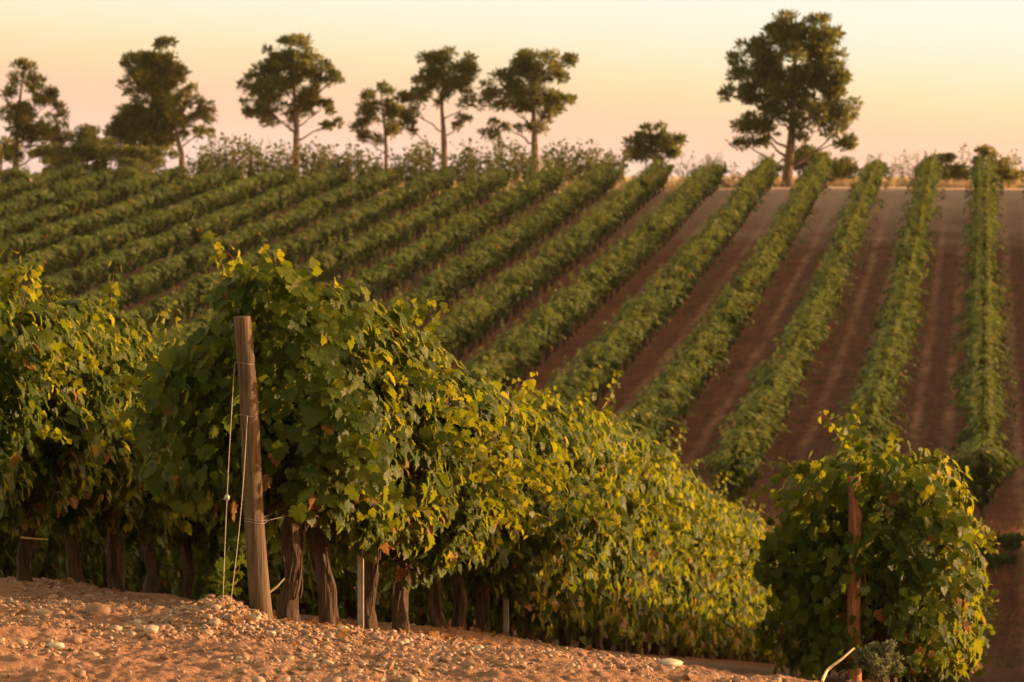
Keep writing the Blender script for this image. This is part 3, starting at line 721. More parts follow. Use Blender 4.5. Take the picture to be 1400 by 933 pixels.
# ------------------------------------------------------------------ hillside rows
GH = 'trellised vine rows on the hillside'
def hedge_mesh(k, y0, y1):
    off = -SPACE * k; rg = np.random.default_rng(2000 + k); mb = MB()
    dens = lambda Y: np.interp(Y, [75, 100, 140, 185], [760, 620, 450, 350])
    step = 2.0; parts = []
    edges = np.arange(y0, y1, step)
    n = np.array([dens(e) * step for e in edges]).astype(int)
    Y = np.concatenate([rg.uniform(e, min(e + step, y1), q) for e, q in zip(edges, n)])
    N = len(Y); sz = np.interp(Y, [75, 185], [0.16, 0.20])
    am = np.interp(k, [6, 10], [1.0, 0.42])
    top = 1.66 + am * 0.16 * noise3(Y * 0.9, 0 * Y, 0 * Y, 50 + k) + am * 0.13 * noise3(Y * 2.6, 0 * Y, 0 * Y, 51 + k)
    bot = 0.50 + 0.12 * noise3(Y * 1.3, 0 * Y, 0 * Y + 4, 52 + k)
    vine = np.floor(Y / PITCHV).astype(np.int64); vig = _hash(vine, vine * 0 + k, vine * 0, 99); hue = _hash(vine, vine * 0 + k, vine * 0, 98)
    top = top * (0.97 + am * 0.22 * (vig - 0.5)) * np.interp(k, [5, 9], [1.0, 0.93]); miss = _hash(vine, vine * 0 + k, vine * 0, 97) < (0.03 if k < 8 else 0.0)
    u = rg.random(N); z = bot + (top - bot) * u
    side = rg.choice([-1.0, 1.0], N)
    w = np.interp(u, [0, 0.3, 0.55, 0.78, 0.92, 1], [0.12, 0.18, 0.36, 0.52, 0.44, 0.18]) * (1 + 0.45 * am * fbm(Y * 1.1 + side * 7, z * 1.8, 0, 2, 60 + k))
    w *= np.interp(k, [5, 9], [1.12, 0.93]) * (0.92 + am * 0.36 * (vig - 0.5)) * (0.84 + am * 0.22 * np.cos(2 * np.pi * Y / PITCHV + 2 * vig)); w = np.where(miss, w * 0.45, w)
    w *= 1 + 0.55 * np.exp(-np.maximum(Y - y0, 0) / 1.1)
    r = 1 - rg.random(N) ** np.interp(u, [0.7, 0.95], [1.8, 1.0]) * np.interp(u, [0.6, 0.85], [0.75, 1.0])
    x = side * w * r
    kp = noise3(side * 9.3 + k, Y * 2.1, z * 2.4, 70 + k) > -0.22
    x, z, Y, side, sz, hue = x[kp], z[kp], Y[kp], side[kp], sz[kp], hue[kp]
    # upright and straggling shoots
    ns = int((y1 - y0) * np.interp(k, [6, 10], [3.4, 0.8])); sy = rg.uniform(y0, y1, ns); m = 7
    t = np.linspace(0.1, 1, m)[None]; sd_ = rg.choice([-1.0, 1.0], (ns, 1)); upw = (rg.random((ns, 1)) < 0.55)
    hx = np.where(upw, sd_ * (0.1 + 0.12 * t), sd_ * (0.38 + 0.55 * t)); hz = np.where(upw, 1.6 + 0.42 * t, 1.25 + 0.1 * t - 0.25 * t * t) + rg.normal(0, 0.12, (ns, 1))
    hy = sy[:, None] + rg.normal(0, 0.2, (ns, 1)) * t
    x = np.concatenate([x, hx.ravel()]); z = np.concatenate([z, hz.ravel()]); Y = np.concatenate([Y, hy.ravel()])
    side = np.concatenate([side, np.repeat(sd_, m, 1).ravel()]); sz = np.concatenate([sz, np.interp(hy.ravel(), [75, 185], [0.13, 0.16])])
    N = len(Y); hue = np.concatenate([hue, rg.random(N - len(hue))])
    wx = rowx(off, Y) + x; wz = terrain(rowx(off, Y), Y) + z
    nrm = np.column_stack([side * 0.9, 0 * x - 0.1, np.interp(z, [0.5, 1.1, 1.45, 1.8], [0.1, 0.3, 1.4, 2.4])]) + rg.normal(0, 0.42, (N, 3))
    tip = np.column_stack([side * 0.4, 0 * x, 0 * x - 0.8]) + rg.normal(0, 0.45, (N, 3))
    tint = np.column_stack([np.clip(0.18 + 0.22 * hue + np.interp(z, [0.5, 1.1, 1.6, 1.9], [-0.1, 0.0, 0.4, 0.55]) + 0.14 * noise3(wx * 0.6, Y * 0.6, wz, 8) + rg.normal(0, 0.15, N), 0, 1), (rg.random(N) < 0.012) * 0.8])  # tops lighter: young leaves, raised further to paint in skylight from above
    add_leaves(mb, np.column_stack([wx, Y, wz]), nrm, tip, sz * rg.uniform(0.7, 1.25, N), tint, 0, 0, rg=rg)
    return mb
hill_labels = {
    -1: 'unseen hillside vine row added for shade, past the row at the frame edge',
    0: 'hillside vine row at the edge of the frame, climbing straight up the slope',
    1: 'hillside vine row rising from behind the bush of the short post',
    2: 'hillside vine row whose near end shows a bare trunk beside the dirt patch',
    3: 'hillside vine row that meets the crest just behind the tall pine',
    4: 'hillside vine row that meets the crest just before the tall pine',
    5: 'hillside vine row that meets the crest beside the dark stump',
    6: 'hillside vine row that meets the crest beneath the low round tree',
    7: 'hillside vine row ending midway between the low round tree and the flat topped pine',
    8: 'hillside vine row ending close beside the flat topped pine, on the low round tree side',
    9: 'hillside vine row ending between the flat topped pine and the open forked pine',
    10: 'hillside vine row that meets the crest beside the open forked pine',
    11: 'hillside vine row that meets the crest at the small slim pine',
    12: 'hillside vine row that meets the crest between slim pine and round headed pine',
    13: 'hillside vine row that meets the crest at the round headed pine',
    14: 'hillside vine row that meets the crest in front of the wispy scrub',
    15: 'hillside vine row that meets the crest below the small tree with a leaning trunk',
    16: 'hillside vine row that meets the crest below the big dark dense pine',
    17: 'hillside vine row that meets the crest below the yellow green bush',
    18: 'uppermost hillside vine row, under the tree at the frame edge'}
trunk_small = vine_trunk(777, 0.66, 0.05).build('trunk', VBARK); ts_mesh = trunk_small.data; bpy.data.objects.remove(trunk_small)
for k in range(-3, 19):  # outermost unseen rows past the frame edge are added to shade the hill soil
    off = -SPACE * k
    y0 = max(77.2 - 0.4 * k * (k > 3) + (0.7 if k % 2 else 0), 9.9 * k * 0.95 if k > 0 else 0); y1 = 183 + 0.5 * math.sin(k * 2.1)
    xe = rowx(off, y0)
    e = empty('vine_hedge', (xe, y0, float(terrain(xe, y0))))
    f = hedge_mesh(k, y0, y1).build('foliage', [HLEAF], e); f.location = -e.location
    tag(e, hill_labels[max(k, -1)], 'vine row', GH)
    Y = y0 + 0.35; cnt = 0
    while Y < y1 and cnt < 95 and k <= 10:
        px = 700 + FPX * rowx(off, Y) / Y
        if -20 < px < 1420:
            o = bpy.data.objects.new('trunk', ts_mesh); COL.objects.link(o); o.parent = e
            o.location = Vector((rowx(off, Y), Y, float(terrain(rowx(off, Y), Y)))) - e.location; o.rotation_euler[2] = Y * 2.3
            cnt += 1
        Y += PITCHV

# ------------------------------------------------------------------ trees on the crest
def tree(name, label, cat, bpx, d, trunk_px, lobes, nmat=PINE, tr=0.22, dens=4.3, per=95, rad=0.56, ln=0.36, seed=1, group=None, tint0=0.4, wid=0.055, depth=0.85):
    """trunk_px: the stem as photograph pixels from base to tip; lobes: (cx, cy, rx, ry[, density]) in the same pixels"""
    rg = np.random.default_rng(seed); s = d / FPX
    bx = float(pix(bpx, 300, d)[0]); bz = float(terrain(bx, d)); base = np.array([bx, d, bz])
    e = empty(name, base)
    tag(e, label, cat, group)
    def P(px, py, dy=0.0): 
        q = pix(px, py, d) - base; return np.array([q[0], q[1] + dy, q[2]])
    path = [np.array([0, 0, -0.3])] + [P(*q) for q in trunk_px]
    pts = np.array(path); tt = np.linspace(0, 1, len(pts)); t2 = np.linspace(0, 1, 16)
    pts = np.column_stack([np.interp(t2, tt, pts[:, i]) for i in range(3)]); pts[1:, 1] += rg.normal(0, 0.05, 15)
    rr = tr * np.interp(t2, [0, 0.1, 0.5, 1], [1.35, 1.0, 0.62, 0.12])
    mt = MB(); V, F_ = tube(pts, rr, 9); mt.add(V, F_)
    mc = MB(); lim = min(1.0, tr / 0.1)
    for lobe in lobes:
        cx, cy, rx, ry = lobe[:4]; dn = lobe[4] if len(lobe) > 4 else 1.0
        area = math.pi * rx * ry * s * s; nc = max(3, int(area * dens * dn))
        c0 = P(cx, cy); dyc = rg.normal(0, 0.25) * rx * s
        # limb from the stem to the lobe
        zt = np.clip(c0[2] - 0.55 * abs(c0[0]) - 0.4, pts[2, 2], pts[-2, 2]); it = int(np.argmin(np.abs(pts[:, 2] - zt))); A = pts[it]
        B = c0 + np.array([0, dyc, 0]); q = np.linspace(0, 1, 7)[:, None]
        L_ = A * (1 - q) + B * q; L_[:, 2] += -0.10 * np.linalg.norm(B - A) * np.sin(q[:, 0] * math.pi) * rg.uniform(-0.4, 1); L_[1:-1] += rg.normal(0, 0.05, (5, 3))
        V, F_ = tube(L_, np.linspace(max(rr[it] * 0.36, 0.03 * lim), 0.02 * lim, 7), 6); mt.add(V, F_)
        for _ in range(nc):
            a = rg.uniform(0, 6.28); r_ = math.sqrt(rg.random()) * (1.0 if rg.random() < 0.8 else 1.3)
            ux, uz = r_ * math.cos(a), r_ * math.sin(a); dm = math.sqrt(max(0, 1 - r_ * r_))
            c = c0 + np.array([ux * rx * s, dyc + rg.uniform(-1, 1) * dm * rx * s * depth, uz * ry * s])
            cr = rad * rg.uniform(0.55, 1.15) * (0.6 if r_ > 1 else 1.0) * min(1.0, 0.45 + 0.5 * min(rx, ry) * s)
            if rg.random() < 0.35:
                V, F_ = tube([B * 0.6 + A * 0.4 if rg.random() < 0.5 else B, (B + c) / 2 + rg.normal(0, 0.08, 3), c], [0.03 * lim, 0.022 * lim, 0.01 * lim], 5); mt.add(V, F_)
            n = int(per * rg.uniform(0.7, 1.2))
            v = rg.normal(0, 1, (n, 3)); v /= np.linalg.norm(v, axis=1)[:, None]
            pos = c + v * (rg.random((n, 1)) ** 0.7) * cr * np.array([1.1, 1.1, 0.6])
            dirv = v * 0.8 + np.array([0, 0, 0.45]) + rg.normal(0, 0.45, (n, 3)); dirv /= np.linalg.norm(dirv, axis=1)[:, None]
            sd_ = np.cross(dirv, rg.normal(0, 1, (n, 3))); sd_ /= np.linalg.norm(sd_, axis=1)[:, None]
            l = ln * rg.uniform(0.7, 1.3, (n, 1)); w_ = wid * rg.uniform(0.7, 1.3, (n, 1))
            V = np.stack([pos - sd_ * w_ * 0.35, pos + dirv * l * 0.55 - sd_ * w_, pos + dirv * l, pos + dirv * l * 0.55 + sd_ * w_], 1)
            F_ = np.arange(n * 4).reshape(-1, 4)
            tb = np.clip(tint0 + rg.normal(0, 0.18) + rg.normal(0, 0.12, n), 0, 1)
            mc.add(V, F_, tint=np.repeat(np.column_stack([tb, 0 * tb]), 4, 0), smooth=False)
    mt.build('trunk', PBARK, e); mc.build('crown', [nmat], e)
    return e
GT = 'pines standing along the crest'
tree('pine_tree', 'tallest pine with a broad full crown, standing alone on the bare crest', 'tree', 1075, 186,
     [(1078, 225), (1082, 190), (1083, 165), (1085, 120), (1088, 60), (1088, 25)],
     [(1088, 38, 34, 22), (1060, 55, 35, 28), (1118, 58, 34, 26), (1035, 85, 32, 28), (1085, 90, 42, 34), (1132, 95, 26, 32), (1015, 120, 22, 22), (1058, 128, 40, 24), (1105, 128, 40, 24), (1145, 135, 20, 26),
      (1025, 165, 24, 20, .9), (1055, 162, 30, 16, .8), (1115, 165, 36, 22, .8), (1150, 178, 18, 22, .8), (1018, 196, 14, 14, .7), (1045, 188, 22, 10, .5), (1140, 196, 24, 8, .5), (1098, 150, 30, 14, .6)],
     tr=0.30, seed=11, group=GT, dens=3.9)
tree('pine_tree', 'flat topped pine with open lower limbs, beside the low round tree', 'tree', 731, 215,
     [(731, 200), (730, 170), (728, 130), (726, 85)],
     [(705, 84, 16, 14), (738, 82, 22, 16), (765, 95, 20, 15), (722, 108, 34, 20), (680, 118, 18, 16, .9), (690, 142, 30, 18), (735, 138, 34, 18), (768, 142, 16, 12, .9), (690, 172, 26, 8, .5), (735, 178, 12, 12, .6), (672, 186, 10, 6, .5), (755, 160, 22, 7, .5)],
     tr=0.27, seed=12, group=GT)
tree('pine_tree', 'open pine with forked bare branches showing sky through its crown', 'tree', 608, 215,
     [(607, 195), (606, 175), (604, 150), (606, 110), (608, 75)],
     [(606, 78, 22, 14), (585, 95, 20, 16), (628, 98, 20, 18), (606, 108, 30, 16, .8), (578, 120, 16, 16, .8), (562, 150, 16, 24, .9), (640, 142, 18, 14, .6), (598, 130, 20, 10, .4), (560, 172, 14, 8, .6), (630, 168, 16, 8, .25), (625, 125, 22, 8, .5)],
     tr=0.22, seed=13, group=GT)
tree('pine_tree', 'small slim pine between the round headed pine and the open forked pine', 'tree', 528, 225,
     [(528, 200), (526, 175), (522, 150), (520, 125)],
     [(521, 125, 10, 10), (505, 140, 14, 10, .9), (530, 145, 14, 14), (515, 158, 22, 14), (492, 178, 12, 14, .8), (532, 172, 16, 12, .8), (515, 190, 20, 8, .5), (545, 150, 10, 14, .5)],
     tr=0.15, seed=14, group=GT)
tree('pine_tree', 'round headed pine with one long lopsided limb, behind the wispy scrub', 'tree', 405, 215,
     [(405, 195), (405, 165), (402, 130), (398, 90), (395, 65)],
     [(395, 65, 24, 16), (370, 92, 20, 18), (405, 92, 34, 20), (432, 98, 20, 16, .7), (355, 125, 20, 18), (390, 125, 36, 22), (430, 128, 20, 12, .4), (365, 150, 28, 14), (408, 152, 24, 12, .9), (455, 112, 13, 10, .9), (440, 150, 18, 8, .35), (452, 171, 12, 7, .8), (385, 165, 30, 7, .4)],
     tr=0.24, seed=15, group=GT)
tree('pine_tree', 'big dark dense pine with a ragged pointed top and low skirts', 'tree', 205, 215,
     [(205, 195), (208, 165), (210, 120), (215, 80), (220, 62)],
     [(222, 72, 14, 14), (190, 88, 22, 16), (222, 92, 24, 18), (205, 115, 36, 20), (238, 105, 12, 18, .8), (205, 140, 34, 20), (175, 165, 24, 18), (205, 165, 36, 22), (168, 190, 22, 20), (200, 192, 40, 18), (230, 180, 18, 20, .8)],
     tr=0.25, seed=16, group=GT, dens=5.5)
tree('pine_tree', 'small tree with a dark leaning trunk beside the big dark dense pine', 'tree', 250, 210,
     [(248, 210), (243, 190), (240, 172), (252, 150), (262, 130)],
     [(262, 130, 14, 10, .8), (255, 145, 18, 12, .8), (275, 150, 14, 14, .6), (248, 160, 14, 12, .7), (268, 168, 20, 12, .5), (278, 180, 10, 8, .4), (240, 165, 10, 10, .6)],
     tr=0.2, seed=17, group=GT, tint0=0.7)
tree('pine_tree', 'airy grey trunked tree cut by the frame edge', 'tree', 20, 212,
     [(22, 200), (24, 170), (28, 130), (32, 95)],
     [(32, 95, 10, 12, .8), (28, 112, 16, 14, .6), (55, 120, 18, 16, .8), (12, 125, 14, 14, .5), (40, 145, 26, 16, .8), (70, 140, 10, 12, .7), (82, 160, 12, 14, .7), (50, 172, 34, 18), (15, 155, 16, 16, .4), (45, 195, 40, 18), (85, 185, 10, 12, .6)],
     tr=0.2, seed=18, group=GT, tint0=0.55)
tree('low_tree', 'low round dark tree crouching on the crest between two vine rows', 'tree', 895, 200,
     [(896, 215), (896, 200), (895, 190)],
     [(895, 185, 18, 12), (878, 200, 18, 14), (912, 198, 20, 12), (895, 206, 30, 14), (925, 210, 14, 8, .8), (868, 212, 10, 8)],
     tr=0.16, seed=19, tint0=0.35)
tree('low_tree', 'low dark tree seen at the frame edge behind the airy tree', 'tree', 0, 222,
     [(2, 215), (2, 205)], [(-6, 205, 20, 22), (8, 212, 18, 14)], tr=0.12, seed=29, tint0=0.5)
GS = 'shrubs on the crest'
def shrub(label, bpx, d, lobes, seed, m=SCRUB, **k):
    kw = dict(tr=0.06, dens=6.5, per=150, rad=0.75, ln=0.2, wid=0.06, group=GS, tint0=0.4); kw.update(k)
    cy = lobes[0][1]; lobes = list(lobes) + ([(bpx, max(l[1] for l in lobes) + 14, max(l[2] for l in lobes), 12), (bpx, 246, max(l[2] for l in lobes) * 0.9, 10)] if 180 < d < 220 else [])
    return tree('shrub', label, 'shrub', bpx, d, [(bpx, cy + 12), (bpx + 1, cy)], lobes, m, seed=seed, **kw)
shrub('yellow green rounded bush beside the big dark dense pine', 120, 205, [(120, 190, 18, 14), (112, 206, 20, 14), (135, 205, 18, 16), (122, 214, 30, 10)], 31)
shrub('brownish bush in the shade of the big dark dense pine', 185, 205, [(185, 212, 34, 9), (215, 212, 24, 9)], 32, tint0=0.6)
shrub('yellow bush beneath the airy tree', 80, 205, [(80, 210, 18, 12), (60, 214, 16, 9)], 33, tint0=0.7)
shrub('olive bush tucked behind the trunk of the tallest pine', 1125, 192, [(1105, 218, 26, 14), (1135, 228, 28, 20), (1115, 238, 26, 14), (1155, 240, 12, 12, .7)], 34, tint0=0.45)
shrub('small yellowish bush at the foot of the tallest pine', 1052, 190, [(1052, 236, 12, 14, .7), (1040, 240, 10, 8, .5)], 35, tint0=0.8)
shrub('rounded sunlit bush on the crest beside the second vine row', 1295, 190, [(1290, 232, 24, 16), (1305, 240, 16, 14), (1280, 240, 14, 12)], 36, tint0=0.55)
shrub('dark scraggly bush on the crest at the frame edge', 1372, 190, [(1352, 218, 14, 8, .5), (1372, 234, 16, 14, .8), (1388, 240, 10, 8, .6), (1345, 210, 6, 5, .4)], 38, m=PINE, tint0=0.6)
def scrub(label, px, top, d, wpx, stems, seed, m=SCRUB, leaves=26, lsz=0.16, tint0=0.5, group='wispy scrub along the crest', start=0.25):
    """upright thin stems fanning from one root, small leaves along them"""
    rg = np.random.default_rng(seed); x = float(pix(px, 200, d)[0]); zb = float(terrain(x, d)); e = empty('shrub', (x, d, zb)); tag(e, label, 'shrub', group)
    H = float(pix(px, top, d)[2]) - zb; Wd = wpx * d / FPX; mt, mc = MB(), MB()
    for k in range(stems):
        h = H * rg.uniform(0.55, 1.05); a = rg.uniform(0, 6.28); sp = Wd * math.sqrt(rg.random()); t = np.linspace(0, 1, 8)
        P = np.column_stack([sp * math.cos(a) * t ** 0.8, sp * math.sin(a) * t ** 0.8, h * t]); P[1:, :2] += rg.normal(0, 0.04, (7, 2))
        V, F_ = tube(P, np.linspace(0.022, 0.006, 8), 5); mt.add(V, F_)
        n = leaves; u = start + (1 - start) * rg.random(n); pos = np.column_stack([np.interp(u, t, P[:, i]) for i in range(3)]) + rg.normal(0, 0.13, (n, 3))
        tip = rg.normal(0, 0.6, (n, 3)) + np.array([0, 0, 0.7]); b = rg.normal(0, 0.1)
        add_leaves(mc, pos, rg.normal(0, 1, (n, 3)), tip, lsz * rg.uniform(0.6, 1.3, n), np.column_stack([np.clip(tint0 + b + rg.normal(0, 0.15, n), 0, 1), np.zeros(n)]), 0, 0, rg=rg)
    mt.build('stems', CANE, e); mc.build('foliage', [m], e)
    return e
GW = 'wispy upright scrub along the crest below the pines'
for q, (px, top) in enumerate([(272, 196), (285, 184), (299, 180), (315, 183), (330, 186), (345, 188), (360, 190), (378, 192), (392, 196), (420, 192), (436, 190), (450, 194), (466, 196), (480, 198), (497, 200), (512, 204), (548, 200), (562, 196), (578, 190), (592, 194), (628, 194), (642, 190), (660, 200), (676, 192), (692, 190), (706, 192), (722, 200), (756, 196), (768, 190), (782, 198), (798, 194), (812, 198), (828, 200), (845, 204)]):
    scrub(GW, px, top + 2, 191 + (q * 5 % 7), 17, 13, 150 + q, lsz=0.2, start=0.15, tint0=0.25 + 0.05 * (q % 4))
for q, (px, top) in enumerate([(1215, 212), (1234, 206), (1248, 208), (1262, 210)]):
    scrub('pale twiggy weeds on the crest before the rounded sunlit bush', px, top, 191 + q, 14, 9, 190 + q, tint0=0.75, leaves=12, lsz=0.12, group='pale twiggy weeds')
for q, (px, top) in enumerate([(1318, 190), (1330, 198), (1345, 194), (1362, 200), (1385, 206)]):
    scrub('tall thin dry weeds against the sky near the frame edge', px, top, 192 + q, 10, 5, 200 + q, tint0=0.3, leaves=9, lsz=0.13, group='tall thin weeds', start=0.55)
for q, (px, top) in enumerate([(935, 208), (950, 214), (965, 218), (1000, 222), (1015, 226)]):
    scrub('thin dry weeds on the crest between the low round tree and the tallest pine', px, top, 190 + q, 14, 7, 210 + q, tint0=0.8, leaves=12, lsz=0.12, group='thin dry weeds by the stump')

# dark weathered stump and a far shed on the crest
e = empty('tree_stump', (float(pix(984, 250, 187)[0]), 187, float(terrain(float(pix(984, 250, 187)[0]), 187))))
tag(e, 'low dark brown stump lying on the crest near the tallest pine', 'stump')
mbs = MB(); V0, F0 = ico(3); q = V0 * np.array([0.75, 0.5, 0.42]); q *= (1 + 0.22 * fbm(V0[:, 0] * 2, V0[:, 1] * 2, V0[:, 2] * 2, 3, 3))[:, None]; q[:, 2] = np.clip(q[:, 2], -0.2, 0.36) + 0.15
mbs.add(q, F0, smooth=False); mbs.build('wood', PBARK, e)
for a in range(4):
    V, F_ = tube([(0, 0, 0.1), (math.cos(a * 1.7) * 0.6, math.sin(a * 1.7) * 0.4, 0.15), (math.cos(a * 1.7) * 1.0, math.sin(a * 1.7) * 0.6, -0.1)], [0.14, 0.1, 0.05], 7)
    mr2 = MB(); mr2.add(V, F_); mr2.build('root', PBARK, e)
dx = 330; xx = float(pix(738, 220, dx)[0]); e = empty('shed', (xx, dx, float(terrain(xx, dx)) ))
tag(e, 'small pale shed far beyond the crest behind the flat topped pine trunk', 'shed')
def box(mb, a, b):
    (x0, y0, z0), (x1, y1, z1) = a, b
    V = [(x0, y0, z0), (x1, y0, z0), (x1, y1, z0), (x0, y1, z0), (x0, y0, z1), (x1, y0, z1), (x1, y1, z1), (x0, y1, z1)]
    mb.add(V, [(0, 3, 2, 1), (4, 5, 6, 7), (0, 1, 5, 4), (1, 2, 6, 5), (2, 3, 7, 6), (3, 0, 4, 7)], smooth=False)
ms = MB(); box(ms, (-1.4, -1.2, -0.2), (1.4, 1.2, 2.9)); ms.build('wall', WALLM, e)
ms = MB(); ms.add([(-1.6, -1.4, 2.905), (1.6, -1.4, 2.905), (1.6, 1.4, 2.905), (-1.6, 1.4, 2.905), (-1.6, 0, 3.6), (1.6, 0, 3.6)], [(0, 1, 5, 4), (2, 3, 4, 5)], smooth=False)
ms.add([(-1.6, -1.4, 2.905), (1.6, -1.4, 2.905), (1.6, 1.4, 2.905), (-1.6, 1.4, 2.905), (-1.6, 0, 3.6), (1.6, 0, 3.6)], [(0, 4, 3), (1, 2, 5)], smooth=False); ms.build('roof', ROOFM, e)

# ------------------------------------------------------------------ dry grass on the crest and in the valley
def blades(n, fx, fy, h, w, seed, name, label, m, tint=(0.1, 1.0)):
    rg = np.random.default_rng(seed); mb = MB()
    X, Y = fx(rg, n), fy(rg, n); keep = noise3(X * 0.4, Y * 0.4, 0 * X, seed) > -0.35; X, Y = X[keep], Y[keep]; n = len(X)
    Z = ground(X, Y); hh = h * rg.uniform(0.4, 1.3, n); ln = rg.normal(0, 0.3, (n, 2)) * hh[:, None]; a = rg.uniform(0, 6.28, n)
    sx, sy = np.cos(a) * w, np.sin(a) * w
    V = np.stack([np.column_stack([X - sx, Y - sy, Z - 0.02]), np.column_stack([X + sx, Y + sy, Z - 0.02]), np.column_stack([X + ln[:, 0], Y + ln[:, 1], Z + hh])], 1)
    tb = rg.uniform(*tint, n); mb.add(V, np.arange(n * 3).reshape(-1, 3), tint=np.repeat(np.column_stack([tb, 0 * tb]), 3, 0), smooth=False)
    o = mb.build(name, [m]); tag(o, label, 'grass', kind='stuff'); return o
blades(26000, lambda r, n: r.uniform(-32, 34, n), lambda r, n: 185.5 + np.abs(r.normal(0, 7, n)), 0.45, 0.035, 5, 'dry_grass', 'pale straw coloured dry grass along the crest of the hill', STRAW)
blades(1500, lambda r, n: r.uniform(2, 13, n), lambda r, n: r.uniform(62, 78, n), 0.28, 0.02, 6, 'valley_grass', 'sparse dry grass and weeds on the valley floor below the rows', SCRUB)

# shrubs in the valley and a grey weed at the short post
shrub('grey green bush on the dirt patch in the valley', 1052, 74.6, [(1052, 742, 26, 14), (1040, 748, 14, 9), (1066, 748, 14, 9)], 90, m=GREYWEED, group='low bushes on the valley floor', ln=0.09, wid=0.03, rad=0.22, per=90, dens=25, tr=0.02)
shrub('leafy green bush on the valley floor beside the short post vines', 1378, 74.0, [(1372, 752, 34, 20), (1392, 740, 20, 16), (1360, 765, 26, 12)], 91, m=HLEAF, group='low bushes on the valley floor', ln=0.14, wid=0.06, rad=0.3, per=80, dens=12, tr=0.03)
shrub('grey green weed at the foot of the short red brown post', 1205, 21.0, [(1195, 905, 24, 18), (1212, 912, 22, 16), (1185, 895, 16, 14), (1215, 895, 10, 12)], 92, m=GREYWEED, group='weeds at the track edge', ln=0.03, wid=0.008, rad=0.075, per=90, dens=500, tr=0.005)
def stick(name, label, pts, r):
    P = [np.array(p) for p in pts]; c = P[0].copy(); mb = MB(); q = np.array(P) - c
    t = np.linspace(0, 1, 14); tt = np.linspace(0, 1, len(q)); Q = np.column_stack([np.interp(t, tt, q[:, i]) for i in range(3)])
    V, F_ = tube(Q, np.linspace(r, r * 0.55, 14), 7); mb.add(V, F_); tube_caps(mb, V, 7, 14)
    o = mb.build(name, STICK); o.location = c; tag(o, label, 'stick'); return o
stick('dry_stick', 'pale bent dry stick rising from the track edge by the short post', [pix(1124, 932, 15.5), pix(1131, 916, 15.6), pix(1150, 902, 15.6), pix(1168, 886, 15.65)], 0.008)
stick('dry_stick', 'sunlit dry twig leaning between the tall post and the first trunk', [pix(362, 815, 17.75), pix(378, 803, 17.75), pix(389, 791, 17.75)], 0.007)
stick('dry_stick', 'thin dry stick lying level against the dark leaning trunk', [pix(28, 735, 23.0), pix(48, 737, 23.0), pix(66, 738, 23.0)], 0.008)

# ------------------------------------------------------------------ stones
IC1, IC2 = ico(1), ico(2)
OCT = (np.array([(1, 0, 0), (-1, 0, 0), (0, 1, 0), (0, -1, 0), (0, 0, 1), (0, 0, -1)], float), np.array([(0, 2, 4), (2, 1, 4), (1, 3, 4), (3, 0, 4), (2, 0, 5), (1, 2, 5), (3, 1, 5), (0, 3, 5)]))
def pebbles(n, smin, smax, tpl, seed):
    rg = np.random.default_rng(seed); V0, F0 = tpl
    X = rg.uniform(-3.3, 2.7, n); Y = 12.2 + rg.random(n) ** 1.2 * 12.5; X = X - np.clip(Y - 17, 0, 9) * 0.25
    s = smin * (smax / smin) ** (rg.random(n) ** 2.6)
    pile = noise3(X * 1.2, Y * 1.2, 0 * X, 77); keep = rg.random(n) < np.clip(0.55 + 0.9 * pile, 0.12, 1)
    X, Y, s = X[keep], Y[keep], s[keep]
    mx, my = pix(300, 850, 17.0)[:2]; q = int(n * 0.07); X[:q] = rg.normal(mx + 0.2, 0.50, min(q, len(X))); Y[:q] = rg.normal(my, 0.35, min(q, len(X)))
    n = len(X); Z = ground(X, Y) + s * 0.12
    a = rg.uniform(0, 6.28, n); ca, sa = np.cos(a), np.sin(a); sc = np.column_stack([rg.uniform(0.8, 1.35, n), rg.uniform(0.7, 1.05, n), rg.uniform(0.45, 0.8, n)]) * s[:, None]
    W = V0[None] * (1 + 0.16 * noise3(V0[None, :, 0] * 1.4 + a[:, None] * 9, V0[None, :, 1] * 1.4 + X[:, None] * 5, V0[None, :, 2] * 1.4, seed))[..., None] * sc[:, None]
    tl = rg.normal(0, 0.25, n)
    x = W[..., 0] * ca[:, None] - W[..., 1] * sa[:, None]; y = W[..., 0] * sa[:, None] + W[..., 1] * ca[:, None]; z = W[..., 2] + tl[:, None] * x
    V = np.stack([x + X[:, None], y + Y[:, None], z + Z[:, None]], -1)
    tb = np.clip(rg.beta(2.2, 2.4, n), 0, 1); k = len(V0)
    F_ = (F0[None] + (np.arange(n) * k)[:, None, None]).reshape(-1, 3)
    return V, F_, np.repeat(np.column_stack([tb, 0 * tb]), k, 0)
mb = MB()
for n, a, b, tpl, sd_ in ((46000, 0.004, 0.013, OCT, 1), (15000, 0.008, 0.02, IC1, 3), (5200, 0.012, 0.036, IC2, 2)):
    V, F_, T = pebbles(n, a, b, tpl, sd_); mb.add(V, F_, tint=T)
V, F_, T = pebbles(5200, 0.010, 0.040, (IC1[0] * (1 + 0.25 * np.sin(IC1[0][:, :1] * 9 + IC1[0][:, 1:2] * 7)), IC1[1]), 8); mb.add(V, F_, tint=T * 0.35, smooth=False)
g = mb.build('gravel', [PEB]); tag(g, 'orange brown gravel and pebbles scattered over the stony headland', 'gravel', kind='stuff')
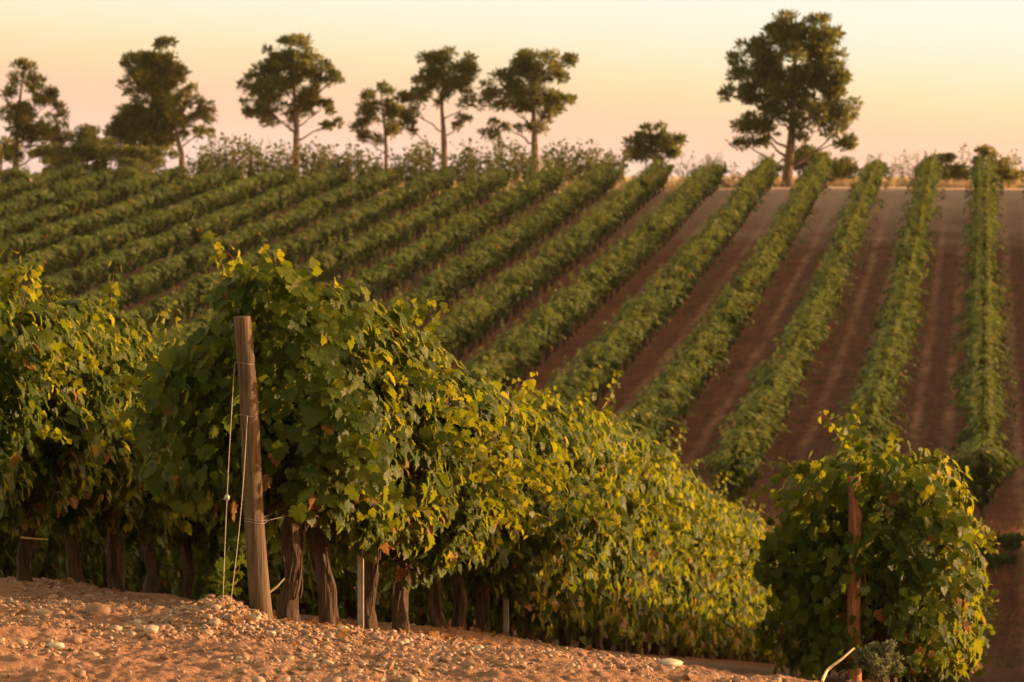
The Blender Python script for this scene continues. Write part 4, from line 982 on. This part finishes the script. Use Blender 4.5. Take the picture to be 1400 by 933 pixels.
def litter(n, seed):
    rg = np.random.default_rng(seed); mb = MB(); off = rg.choice([OFF_A, OFF_A, OFF_B], n); Y = rg.uniform(16, 26, n); X = rowx(off, Y) + np.where(rg.random(n) < 0.75, np.abs(rg.normal(0.25, 0.45, n)), rg.normal(-0.6, 0.8, n))
    Z = ground(X, Y) + 0.02
    add_leaves(mb, np.column_stack([X, Y, Z]), rg.normal(0, 0.45, (n, 3)) + np.array([0, 0, 1.0]), rg.normal(0, 1, (n, 3)), rg.uniform(0.03, 0.075, n), np.column_stack([rg.random(n), rg.uniform(0.75, 1, n)]), 1, 0, curl=rg.uniform(1, 4, n), rg=rg)
    return mb
tag(litter(230, 14).build('fallen_leaves', [LEAF]), 'curled brown fallen vine leaves on the earth below the vine rows', 'fallen leaves', kind='stuff')
GST = 'larger stones on the headland'
def stone(label, px, py, wpx, tint, seed, flat=0.65):
    # walk along the pixel's ray to the ground
    dd = np.arange(12.2, 24, 0.02); Q = np.array([pix(px, py, q) for q in dd]); hit = np.nonzero(Q[:, 2] < ground(Q[:, 0], Q[:, 1]))[0]
    i = hit[0] if len(hit) else len(dd) - 1; p = Q[i]; s = wpx / 2 * p[1] / FPX
    V0, F0 = ico(3); rg = np.random.default_rng(seed); o_ = rg.uniform(0, 50, 3)
    V = V0 * (1 + 0.22 * fbm(V0[:, 0] * 1.1 + o_[0], V0[:, 1] * 1.1 + o_[1], V0[:, 2] * 1.1 + o_[2], 3, seed))[:, None] * np.array([s, s * 0.8, s * flat])
    mb = MB(); mb.add(V, F0, tint=(tint, 0)); o = mb.build('stone', [PEB]); o.location = (p[0], p[1], gz1(p[0], p[1]) + s * flat * 0.35)
    tag(o, label, 'stone', GST); return o
for a in [('rounded pale yellow stone by itself on the headland below the bank', 207, 866, 20, 0.85, 1), ('flat dark grey stone lying near the bottom frame edge', 77, 886, 24, 0.95, 2, 0.45),
          ('reddish angular stone beside the flat dark grey one', 102, 882, 22, 0.25, 3), ('white flat stone on the track far along the row of trunks', 915, 911, 34, 1.0, 4, 0.4),
          ('pale round cobble on top of the mound at the guy wires', 294, 833, 14, 0.75, 5), ('upright brown cobble in the mound beside the guy wires', 283, 846, 15, 0.4, 6),
          ('pale oblong stone at the foot of the tall post', 345, 848, 22, 0.8, 7, 0.5), ('grey cobble below the earth bank', 158, 862, 18, 0.7, 8), ('tan cobble between the bank and the mound', 193, 862, 16, 0.55, 9),
          ('small white stone at the foot of the pale steel stake', 470, 862, 14, 1.0, 10), ('large brown clod shaped stone under the earth bank', 133, 838, 36, 0.2, 11, 0.5)]:
    stone(*a)
